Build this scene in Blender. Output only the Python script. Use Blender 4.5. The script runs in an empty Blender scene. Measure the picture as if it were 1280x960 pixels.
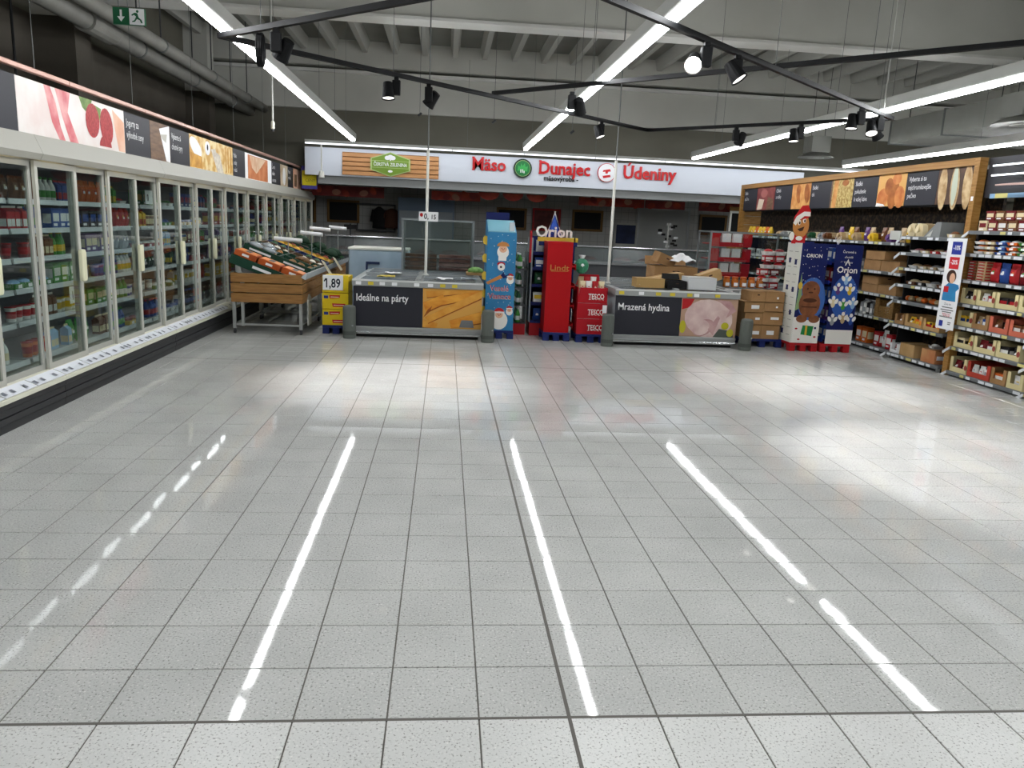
import bpy, bmesh, math, random
from mathutils import Matrix, Vector
random.seed(11)
SC = bpy.context.scene
COL = SC.collection
PI = math.pi

# ------------------------------------------------------------------ camera
def set_camera():
    yaw, pitch, roll = .0930, .2058, .0451
    cy, sy, cp, sp = math.cos(yaw), math.sin(yaw), math.cos(pitch), math.sin(pitch)
    f = Vector((sy*cp, cy*cp, -sp)); r = Vector((cy, -sy, 0)); u = r.cross(f)
    r2 = r*math.cos(roll) + u*math.sin(roll); u2 = -r*math.sin(roll) + u*math.cos(roll)
    cam = bpy.data.cameras.new('camera'); cam.sensor_width = 36; cam.lens = 964.87/1280*36
    cam.clip_start = .05; cam.clip_end = 100
    o = bpy.data.objects.new('camera', cam); COL.objects.link(o)
    m = Matrix.Identity(4)
    for i in range(3):
        m[i][0], m[i][1], m[i][2] = r2[i], u2[i], -f[i]
    m[0][3], m[1][3], m[2][3] = -.4508, -2.2522, 1.5972
    o.matrix_world = m; SC.camera = o
set_camera()

# ------------------------------------------------------------------ world, exposure, light levels
w = bpy.data.worlds.new('world'); SC.world = w; w.use_nodes = True
w.node_tree.nodes['Background'].inputs[0].default_value = (.5, .52, .55, 1)
w.node_tree.nodes['Background'].inputs[1].default_value = .02
vs = SC.view_settings
vs.view_transform = 'Standard'; vs.look = 'None'; vs.gamma = 1; vs.exposure = -.1; vs.use_curve_mapping = False
LAMP = 45.0        # radiance of the linear ceiling lamps
SIGNLAMP = 9.5    # radiance of the lamp washing the sign
SPOT_W = 34.0      # watts of one track spotlight
LED = 3.5          # recessed cabinet LED

# ------------------------------------------------------------------ materials
def lin(h):
    if isinstance(h, str):
        h = h.lstrip('#'); c = [int(h[i:i+2], 16)/255 for i in (0, 2, 4)]
    else: c = list(h)
    return tuple(x/12.92 if x <= .04045 else ((x+.055)/1.055)**2.4 for x in c) + (1,)
MATS = {}
def mat(name, col, rough=.55, metal=0, col2=None, scale=8, stretch=(1, 1, 1), detail=4, bump=0, bscale=60, spec=.3, contrast=(.35, .65), emit=0):
    if name in MATS: return MATS[name]
    m = bpy.data.materials.new(name); m.use_nodes = True
    nt = m.node_tree; b = nt.nodes['Principled BSDF']
    b.inputs['Base Color'].default_value = lin(col); b.inputs['Roughness'].default_value = rough
    b.inputs['Metallic'].default_value = metal; b.inputs['Specular IOR Level'].default_value = spec
    if emit:
        b.inputs['Emission Color'].default_value = lin(col); b.inputs['Emission Strength'].default_value = emit
    if col2 or bump:
        tc = nt.nodes.new('ShaderNodeTexCoord'); mp = nt.nodes.new('ShaderNodeMapping')
        mp.inputs['Scale'].default_value = stretch; nt.links.new(tc.outputs['Object'], mp.inputs[0])
    if col2:
        n = nt.nodes.new('ShaderNodeTexNoise'); n.inputs['Scale'].default_value = scale; n.inputs['Detail'].default_value = detail
        r = nt.nodes.new('ShaderNodeValToRGB'); r.color_ramp.elements[0].position, r.color_ramp.elements[1].position = contrast
        r.color_ramp.elements[0].color = lin(col); r.color_ramp.elements[1].color = lin(col2)
        nt.links.new(mp.outputs[0], n.inputs['Vector']); nt.links.new(n.outputs['Fac'], r.inputs[0]); nt.links.new(r.outputs[0], b.inputs['Base Color'])
    if bump:
        n2 = nt.nodes.new('ShaderNodeTexNoise'); n2.inputs['Scale'].default_value = bscale; n2.inputs['Detail'].default_value = 3
        bp = nt.nodes.new('ShaderNodeBump'); bp.inputs['Strength'].default_value = bump; bp.inputs['Distance'].default_value = .01
        nt.links.new(mp.outputs[0], n2.inputs['Vector']); nt.links.new(n2.outputs['Fac'], bp.inputs['Height']); nt.links.new(bp.outputs[0], b.inputs['Normal'])
    MATS[name] = m; return m
def emission(name, col, strength):
    if name in MATS: return MATS[name]
    m = bpy.data.materials.new(name); m.use_nodes = True; nt = m.node_tree; nt.nodes.clear()
    e = nt.nodes.new('ShaderNodeEmission'); e.inputs[0].default_value = lin(col); e.inputs[1].default_value = strength
    o = nt.nodes.new('ShaderNodeOutputMaterial'); nt.links.new(e.outputs[0], o.inputs[0]); MATS[name] = m; return m
def pane_mat(name, tint, refl_rough=.02, ior=1.5, haze=.0, hazecol='#aab0b4'):
    # thin sheet of glass: clear transmission plus its Fresnel reflection
    if name in MATS: return MATS[name]
    m = bpy.data.materials.new(name); m.use_nodes = True; nt = m.node_tree; nt.nodes.clear()
    t = nt.nodes.new('ShaderNodeBsdfTransparent'); t.inputs[0].default_value = lin(tint)
    d = nt.nodes.new('ShaderNodeBsdfDiffuse'); d.inputs[0].default_value = lin(hazecol)
    mx0 = nt.nodes.new('ShaderNodeMixShader'); mx0.inputs[0].default_value = haze
    nt.links.new(t.outputs[0], mx0.inputs[1]); nt.links.new(d.outputs[0], mx0.inputs[2])
    g = nt.nodes.new('ShaderNodeBsdfGlossy'); g.inputs['Roughness'].default_value = refl_rough; g.inputs[0].default_value = (1, 1, 1, 1)
    ge = nt.nodes.new('ShaderNodeNewGeometry'); dt = nt.nodes.new('ShaderNodeVectorMath'); dt.operation = 'DOT_PRODUCT'
    nt.links.new(ge.outputs['Normal'], dt.inputs[0]); nt.links.new(ge.outputs['Incoming'], dt.inputs[1])
    def mth(op, a, b=None):
        n = nt.nodes.new('ShaderNodeMath'); n.operation = op
        for i, x in enumerate((a, b)):
            if x is None: continue
            if isinstance(x, (int, float)): n.inputs[i].default_value = x
            else: nt.links.new(x, n.inputs[i])
        return n.outputs[0]
    r0 = ((ior-1)/(ior+1))**2      # Schlick reflectance of one face, the same from both sides
    sch = mth('ADD', r0, mth('MULTIPLY', 1-r0, mth('POWER', mth('SUBTRACT', 1., mth('ABSOLUTE', dt.outputs['Value'])), 5.)))
    mx = nt.nodes.new('ShaderNodeMixShader'); o = nt.nodes.new('ShaderNodeOutputMaterial')
    nt.links.new(sch, mx.inputs[0]); nt.links.new(mx0.outputs[0], mx.inputs[1]); nt.links.new(g.outputs[0], mx.inputs[2]); nt.links.new(mx.outputs[0], o.inputs[0])
    MATS[name] = m; return m
def tile_mat(name, rough, ca, cb, spec):
    m = bpy.data.materials.new(name); m.use_nodes = True; nt = m.node_tree; b = nt.nodes['Principled BSDF']
    L = nt.links.new; N = nt.nodes.new
    geo = N('ShaderNodeNewGeometry')
    base = N('ShaderNodeTexNoise'); base.inputs['Scale'].default_value = 2.2; base.inputs['Detail'].default_value = 3
    L(geo.outputs['Position'], base.inputs['Vector'])
    rb = N('ShaderNodeValToRGB'); rb.color_ramp.elements[0].color = lin(ca); rb.color_ramp.elements[1].color = lin(cb)
    rb.color_ramp.elements[0].position = .3; rb.color_ramp.elements[1].position = .7; L(base.outputs['Fac'], rb.inputs[0])
    v = N('ShaderNodeTexVoronoi'); v.inputs['Scale'].default_value = 170; L(geo.outputs['Position'], v.inputs['Vector'])
    sp = N('ShaderNodeTexNoise'); sp.inputs['Scale'].default_value = 120; sp.inputs['Detail'].default_value = 2; L(geo.outputs['Position'], sp.inputs['Vector'])
    rs = N('ShaderNodeValToRGB'); rs.color_ramp.elements[0].position = .58; rs.color_ramp.elements[1].position = .68; L(sp.outputs['Fac'], rs.inputs[0])
    mx = N('ShaderNodeMix'); mx.data_type = 'RGBA'; L(rs.outputs[0], mx.inputs['Factor']); L(rb.outputs[0], mx.inputs['A']); mx.inputs['B'].default_value = lin('#858581')
    rs2 = N('ShaderNodeValToRGB'); rs2.color_ramp.elements[0].position = .28; rs2.color_ramp.elements[1].position = .38
    rs2.color_ramp.elements[0].color = (1, 1, 1, 1); rs2.color_ramp.elements[1].color = (0, 0, 0, 1); L(sp.outputs['Fac'], rs2.inputs[0])
    mx2 = N('ShaderNodeMix'); mx2.data_type = 'RGBA'; L(rs2.outputs[0], mx2.inputs['Factor']); L(mx.outputs['Result'], mx2.inputs['A']); mx2.inputs['B'].default_value = lin('#dcdad6')
    L(mx2.outputs['Result'], b.inputs['Base Color'])
    b.inputs['Roughness'].default_value = rough; b.inputs['Specular IOR Level'].default_value = spec
    bn = N('ShaderNodeTexNoise'); bn.inputs['Scale'].default_value = 9; bn.inputs['Detail'].default_value = 2; L(geo.outputs['Position'], bn.inputs['Vector'])
    bp = N('ShaderNodeBump'); bp.inputs['Strength'].default_value = .004; bp.inputs['Distance'].default_value = .05; L(bn.outputs['Fac'], bp.inputs['Height']); L(bp.outputs[0], b.inputs['Normal'])
    return m

# ------------------------------------------------------------------ mesh building
def front(x, y, z):   # plane facing -Y : u -> +X, v -> +Z, out -> -Y
    return Matrix(((1, 0, 0, x), (0, 0, -1, y), (0, 1, 0, z), (0, 0, 0, 1)))
def east(x, y, z):    # plane facing +X : u -> +Y, v -> +Z
    return Matrix(((0, 0, 1, x), (1, 0, 0, y), (0, 1, 0, z), (0, 0, 0, 1)))
def west(x, y, z):    # plane facing -X : u -> -Y, v -> +Z
    return Matrix(((0, 0, -1, x), (-1, 0, 0, y), (0, 1, 0, z), (0, 0, 0, 1)))
TEXTS = {}
class MB:
    def __init__(s): s.v = []; s.f = []; s.m = []; s.mats = []; s.cur = 0
    def use(s, m):
        if m not in s.mats: s.mats.append(m)
        s.cur = s.mats.index(m); return s
    def add(s, vs, fs):
        o = len(s.v); s.v += [tuple(p) for p in vs]
        for f in fs: s.f.append(tuple(i+o for i in f)); s.m.append(s.cur)
        return s
    def box(s, x0, y0, z0, x1, y1, z1, M=None):
        p = [Vector((x, y, z)) for z in (z0, z1) for y in (y0, y1) for x in (x0, x1)]
        if M: p = [M @ q for q in p]
        return s.add(p, [(0, 2, 3, 1), (4, 5, 7, 6), (0, 1, 5, 4), (2, 6, 7, 3), (0, 4, 6, 2), (1, 3, 7, 5)])
    def cyl(s, a, b, r, n=12, r2=None, caps=True):
        a, b = Vector(a), Vector(b); r2 = r if r2 is None else r2
        d = (b-a).normalized(); t = Vector((0, 0, 1)) if abs(d.z) < .9 else Vector((1, 0, 0))
        e = d.cross(t).normalized(); g = d.cross(e)
        vs = [p + (e*math.cos(2*PI*i/n) + g*math.sin(2*PI*i/n))*q for p, q in ((a, r), (b, r2)) for i in range(n)]
        fs = [(i, n+i, n+(i+1) % n, (i+1) % n) for i in range(n)]
        if caps: fs += [tuple(range(n)), tuple(range(2*n-1, n-1, -1))]
        return s.add(vs, fs)
    def tube(s, pts, r, n=8):
        for a, b in zip(pts, pts[1:]): s.cyl(a, b, r, n)
        return s
    def lathe(s, prof, n=14, M=None, cap=True):
        vs = []
        for r, z in prof:
            for i in range(n):
                q = Vector((r*math.cos(2*PI*i/n), r*math.sin(2*PI*i/n), z)); vs.append(M @ q if M else q)
        fs = [(k*n+i, k*n+(i+1) % n, (k+1)*n+(i+1) % n, (k+1)*n+i) for k in range(len(prof)-1) for i in range(n)]
        if cap: fs += [tuple(range(n-1, -1, -1)), tuple((len(prof)-1)*n+i for i in range(n))]
        return s.add(vs, fs)
    def sphere(s, c, r, nu=12, nv=8, M=None):
        if not hasattr(r, '__len__'): r = (r, r, r)
        vs = []; c = Vector(c)
        for j in range(nv+1):
            t = PI*j/nv
            for i in range(nu):
                a = 2*PI*i/nu; q = c + Vector((r[0]*math.sin(t)*math.cos(a), r[1]*math.sin(t)*math.sin(a), -r[2]*math.cos(t)))
                vs.append(M @ q if M else q)
        return s.add(vs, [(j*nu+i, j*nu+(i+1) % nu, (j+1)*nu+(i+1) % nu, (j+1)*nu+i) for j in range(nv) for i in range(nu)])
    def prism(s, poly, M, d0, d1):      # 2-D outline in the frame M, from depth d0 to d1 along its normal
        n = len(poly)
        vs = [M @ Vector((p[0], p[1], d)) for d in (d0, d1) for p in poly]
        return s.add(vs, [tuple(range(n-1, -1, -1)), tuple(range(n, 2*n))] + [(i, (i+1) % n, n+(i+1) % n, n+i) for i in range(n)])
    def flat(s, poly, M, d):
        return s.add([M @ Vector((p[0], p[1], d)) for p in poly], [tuple(range(len(poly)))])
    def rect(s, M, x0, y0, x1, y1, d): return s.flat([(x0, y0), (x1, y0), (x1, y1), (x0, y1)], M, d)
    def ell(s, M, cx, cy, rx, ry, d, n=18, rot=0, a0=0, a1=2*PI):
        c, q = math.cos(rot), math.sin(rot); pts = []
        full = abs(a1-a0-2*PI) < 1e-6
        for i in range(n if full else n+1):
            a = a0+(a1-a0)*i/n; x, y = rx*math.cos(a), ry*math.sin(a); pts.append((cx+x*c-y*q, cy+x*q+y*c))
        return s.flat(pts, M, d)
    def text(s, body, M, x, y, size, d=.001, xs=1., bold=.0, align='LEFT', thick=0., res=2, spacing=1.):
        key = (body, bold, align, thick, res, spacing)
        if key not in TEXTS:
            cu = bpy.data.curves.new('t', 'FONT'); cu.body = body; cu.size = 1; cu.offset = bold; cu.extrude = thick; cu.resolution_u = res
            cu.align_x = align; cu.space_character = spacing
            o = bpy.data.objects.new('t', cu); me = bpy.data.meshes.new_from_object(o)
            TEXTS[key] = ([tuple(v.co) for v in me.vertices], [tuple(p.vertices) for p in me.polygons])
            bpy.data.meshes.remove(me); bpy.data.objects.remove(o); bpy.data.curves.remove(cu)
        vs, fs = TEXTS[key]
        return s.add([M @ Vector((x+p[0]*size*xs, y+p[1]*size, d+p[2]*size)) for p in vs], fs)
    def mesh(s, name, m=None, bevel=0, smooth=False, seg=1):
        me = bpy.data.meshes.new(name); me.from_pydata(s.v, [], s.f)
        for q in (s.mats or [m]): me.materials.append(q)
        for p, k in zip(me.polygons, s.m): p.material_index = k
        if bevel:
            bm = bmesh.new(); bm.from_mesh(me); bmesh.ops.remove_doubles(bm, verts=bm.verts, dist=1e-5)
            bmesh.ops.bevel(bm, geom=bm.edges, offset=bevel, segments=seg, affect='EDGES', clamp_overlap=True)
            bm.to_mesh(me); bm.free()
        if smooth:
            for p in me.polygons: p.use_smooth = True
        me.update(); return me
    def obj(s, name, m=None, parent=None, bevel=0, smooth=False, loc=None, rz=0, seg=1):
        return link(name, s.mesh(name, m, bevel, smooth, seg), parent, loc, rz)
def link(name, me, parent=None, loc=None, rz=0):
    o = bpy.data.objects.new(name, me); COL.objects.link(o)
    if parent: o.parent = parent
    if loc: o.location = loc
    if rz: o.rotation_euler[2] = rz
    return o
def tag(o, label, cat, group=None, kind=None):
    if label: o['label'] = label
    if cat: o['category'] = cat
    if group: o['group'] = group
    if kind: o['kind'] = kind
    return o
def thing(name, label, cat, loc=(0, 0, 0), rz=0, group=None):
    o = bpy.data.objects.new(name, None); COL.objects.link(o); o.empty_display_size = .1
    o.location = loc; o.rotation_euler[2] = rz
    return tag(o, label, cat, group)
def struct(name, mb, m=None, label=None, **k):
    o = mb.obj(name, m, **k); o['kind'] = 'structure'
    if label: o['label'] = label
    return o
def copy_tree(o, parent=None):
    c = o.copy(); COL.objects.link(c); c.parent = parent
    for ch in list(o.children): copy_tree(ch, c)
    return c
ONES = ['', 'first', 'second', 'third', 'fourth', 'fifth', 'sixth', 'seventh', 'eighth', 'ninth', 'tenth', 'eleventh', 'twelfth', 'thirteenth', 'fourteenth', 'fifteenth', 'sixteenth', 'seventeenth', 'eighteenth', 'nineteenth', 'twentieth']
def nth(i): return ONES[i] if i <= 20 else 'twenty-' + ONES[i-20] if i < 30 else 'thirtieth' if i == 30 else 'thirty-' + ONES[i-30]

# common materials
WHITE = mat('white_enamel', '#dcdcd4', .4)
GREYW = mat('grey_white_enamel', '#b9bab4', .45)
CREAMW = mat('cream_enamel', '#d8d7c6', .45)
SILVER = mat('brushed_silver', '#a9adaf', .35, .6)
STEEL = mat('steel', '#c8ccce', .25, .9)
DGREY = mat('dark_grey_plastic', '#3b3c3e', .5)
MGREY = mat('mid_grey_plastic', '#6c6f6e', .6)
BLACK = mat('black_metal', '#0b0c0e', .55, spec=.2)
MBLACK = mat('matt_black', '#141414', .8)
NAVYP = mat('print_dark_slate', '#25262e', .5)
PWHITE = mat('print_white', '#e9e9ea', .5)
PAPER = mat('paper_white', '#e6e7e8', .6)
WOOD = mat('oak_wood', '#a57b42', .5, col2='#8a622c', scale=6, stretch=(1, 1, 9), detail=5)
CARD = mat('brown_cardboard', '#a17c52', .8, col2='#8d6a44', scale=4)
CARDL = mat('pale_cardboard', '#bd9b6c', .8, col2='#a98757', scale=4)
RED = mat('print_red', '#b2161c', .45)
BLUEP = mat('print_blue', '#1c2f8c', .45)
GLASS = pane_mat('clear_pane', '#e4ebe9')
# ------------------------------------------------------------------ THE SETTING: floor with tiles
T = .3
slab = MB().box(-8, -8, -.12, 14, 19.5, -.0035)
floor = struct('floor', slab, mat('grout', '#65625c', .8), 'pale grey speckled terrazzo tile floor with dark joints')
TM = tile_mat('terrazzo_tile_polished', .04, '#b2b3b0', '#bfc0bd', .25)
TR = tile_mat('terrazzo_tile_matt', .34, '#c2c3c0', '#cfd0cd', .3)      # unpolished rows on the near side of the joint
def tile_mesh(g=.0027, c=.0012):
    h = T/2-g; b = MB()
    vs = [(x*(h), y*(h), -.0035) for x, y in ((-1, -1), (1, -1), (1, 1), (-1, 1))] + [(x*h, y*h, -c) for x, y in ((-1, -1), (1, -1), (1, 1), (-1, 1))] + [(x*(h-c), y*(h-c), 0) for x, y in ((-1, -1), (1, -1), (1, 1), (-1, 1))]
    b.add(vs, [(8, 9, 10, 11)] + [(i, (i+1) % 4, 4+(i+1) % 4, 4+i) for i in range(4)] + [(4+i, 4+(i+1) % 4, 8+(i+1) % 4, 8+i) for i in range(4)])
    return b
tb = tile_mesh(); tme = tb.mesh('tile', TM); tmr = tb.mesh('tile', TR)
rt = random.Random(5)
cells = []
for j in range(-6, 29):
    for i in range(-16, 21):
        x, y = (i+.5)*T, (j+.5)*T
        # inside the camera's wedge
        if y < -.6: vis = 0
        else: vis = 1 if abs((x+.45) - .093*(y+2.25)) < .74*(y+2.25)+.2 else 0
        if x < -3.42 or x > 5.75: vis = 0
        cells.append((0 if vis else 1, y, abs(x), x, y))
cells.sort()
rest = MB(); rest.use(TM); rest.use(TR)
for n, (iv, _, _, x, y) in enumerate(cells):
    ax, ay, dz = rt.uniform(-1, 1)*.0004, rt.uniform(-1, 1)*.0004, 0
    if n < 300:
        o = link('tile', tmr if y < 0 else tme, floor, (x, y, 0)); o.rotation_euler = (ax, ay, 0)
    else:
        M = Matrix.Translation((x, y, 0)) @ Matrix.Rotation(ax, 4, 'X') @ Matrix.Rotation(ay, 4, 'Y')
        rest.use(TR if y < 0 else TM).add([M @ Vector(p) for p in tb.v], tb.f)
for j in list(range(-27, -6)) + list(range(29, 66)):
    for i in range(-20, 47):
        rest.use(TR if j < 0 else TM).add([Vector(p)+Vector(((i+.5)*T, (j+.5)*T, 0)) for p in tb.v], tb.f)
for j in range(-6, 29):
    for i in list(range(-20, -16)) + list(range(21, 47)):
        rest.use(TR if j < 0 else TM).add([Vector(p)+Vector(((i+.5)*T, (j+.5)*T, 0)) for p in tb.v], tb.f)
r = rest.obj('tile_field', None, floor); r['kind'] = 'stuff'
JM = mat('expansion_joint', '#5d5a55', .6)
MB().box(-.0065, -6, -.003, .0065, 15, .0006).obj('expansion_joint', JM, floor)
for yy in (0, 6.3): MB().box(-5.4, yy-.0065, -.003, 12, yy+.0065, .0005).obj('expansion_joint', JM, floor)

# ------------------------------------------------------------------ walls and roof
WL = mat('wall_dark_paint', '#5c574f', .85, col2='#524d46', scale=1.5)
WU = mat('wall_grey_paint', '#6c6a5f', .85, col2='#656358', scale=1.2)
CON = mat('concrete_grey', '#c6c6bf', .9, col2='#bdbdb6', scale=1.0)
CONL = mat('concrete_light', '#dededa', .9, col2='#d6d6d0', scale=1.3)  # paler concrete; on the beam lip the colour carries lamp light
b = MB(); b.use(WL).box(-5.75, -8, 0, -5.6, 19.5, 3.85); b.use(WU).box(-5.75, -8, 3.85, -5.6, 19.5, 6)
struct('wall_left', b, label='dark two-tone side wall above the wall of refrigerators')
struct('wall_right', MB().box(13, -8, 0, 13.15, 19.5, 6), WU)
struct('wall_front', MB().box(-5.75, -8.15, 0, 13.15, -8, 6), WU)
b = MB(); b.use(WU).box(-5.6, 15.3, 2.6, 13, 15.45, 6)
struct('wall_back_upper', b, label='grey wall above the lit meat counter sign')
wt = bpy.data.materials.new('wall_tiles'); wt.use_nodes = True; nt = wt.node_tree
bk = nt.nodes.new('ShaderNodeTexBrick'); bk.offset = 0; bk.inputs['Color1'].default_value = lin('#b4b4b0'); bk.inputs['Color2'].default_value = lin('#adada9'); bk.inputs['Mortar'].default_value = lin('#8d8d89')
bk.inputs['Scale'].default_value = 1; bk.inputs['Brick Width'].default_value = .2; bk.inputs['Row Height'].default_value = .2; bk.inputs['Mortar Size'].default_value = .006
tc = nt.nodes.new('ShaderNodeTexCoord'); sx = nt.nodes.new('ShaderNodeSeparateXYZ'); cx = nt.nodes.new('ShaderNodeCombineXYZ')
nt.links.new(tc.outputs['Object'], sx.inputs[0]); nt.links.new(sx.outputs[0], cx.inputs[0]); nt.links.new(sx.outputs[2], cx.inputs[1]); nt.links.new(cx.outputs[0], bk.inputs[0])
nt.links.new(bk.outputs[0], nt.nodes['Principled BSDF'].inputs['Base Color']); nt.nodes['Principled BSDF'].inputs['Roughness'].default_value = .4
struct('wall_back', MB().box(-5.6, 18.5, 0, 13, 18.65, 3), wt, 'white tiled wall behind the meat counter')
struct('ceiling_deli', MB().box(-5.6, 15.45, 2.75, 13, 18.5, 2.85), WU, 'low ceiling over the meat counter')
# ribbed concrete roof
ribs = MB()
pitch = .62
roof = struct('ceiling', MB().box(-5.75, -8.15, 5.12, 13.15, 15.45, 5.25), CON, 'ribbed concrete roof deck')
rib = MB()
P = [(-.1, .22), (-.05, 0), (.05, 0), (.1, .22)]
DECK = mat('roof_deck', '#84847d', .9, col2='#7b7b74', scale=1.0); RIBM = mat('roof_rib_paint', '#a9a9a2', .9)
rib.prism(P, Matrix(((1, 0, 0, 0), (0, 0, 1, 0), (0, 1, 0, 4.90), (0, 0, 0, 1))), 9.65, 15.0)
rme = rib.mesh('roof_rib', RIBM); roof.data.materials[0] = DECK
for k in range(29): link('roof_rib', rme, roof, (-5.3+k*pitch, 0, 0))
b = MB(); b.use(CON).box(-5.6, 9.34, 4.33, 13, 9.66, 5.12); b.use(CONL).box(-5.6, 9.30, 4.29, 13, 9.70, 4.33)  # lip coloured paler: light from the lamps below put into the colour
struct('trim_1', b, label='deep grey roof beam with lamp-lit lower edge coloured paler')
b = MB(); b.use(CON).box(-5.6, 14.95, 4.62, 13, 15.3, 5.12); b.use(CONL).box(-5.6, 15.05, 4.50, 13, 15.3, 4.56); b.use(CON).box(-5.6, 15.18, 3.78, 13, 15.3, 4.50)
struct('trim_2', b, label='grey ledge beam along the top of the far wall')
b = MB(); b.use(WL).box(-5.6, 8.45, 0, -5.1, 8.9, 3.85); b.use(CON).box(-5.6, 8.45, 3.85, -5.1, 8.9, 5.12)
struct('trim_3', b, label='square column standing out from the side wall')
b = MB(); b.use(WL).box(-5.6, 14.2, 0, -5.15, 14.6, 3.85); b.use(CON).box(-5.6, 14.2, 3.85, -5.15, 14.6, 5.12)
struct('trim_4', b, label='far square column on the side wall')

# ------------------------------------------------------------------ linear ceiling lamps
LAMPM = emission('lamp_diffuser', '#fbfdff', LAMP)
HOUS = mat('lamp_housing', '#c9cac6', .4)
def linear_lamp(x, label):
    t = thing('linear_ceiling_lamp', label, 'lamp', (x, 0, 3.05), 0, 'rows of linear ceiling lamps')
    MB().box(-.055, -7, .012, .055, 13.8, .13).obj('housing', HOUS, t, bevel=.01)
    for k in range(14):
        y0 = 13.78-(k+1)*1.485
        MB().box(-.03, y0+.012, -.026, .03, y0+1.477, .011).obj('diffuser', LAMPM, t)
    for y in range(0, 14, 3):
        MB().cyl((0, y+.6, .13), (0, y+.6, 2.07), .0028, 5).obj('suspension_wire', MGREY, t)
linear_lamp(-2.3, 'long bright tube lamp above the aisle beside the refrigerators')
linear_lamp(1.1, 'long bright tube lamp over the middle of the aisle')
linear_lamp(4.56, 'long bright tube lamp just left of the wooden bread fascia')
linear_lamp(7.78, 'long bright tube lamp above the wooden bread fascia, farther right')
linear_lamp(10.6, 'outermost tube lamp over the next aisle at far right')
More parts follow.
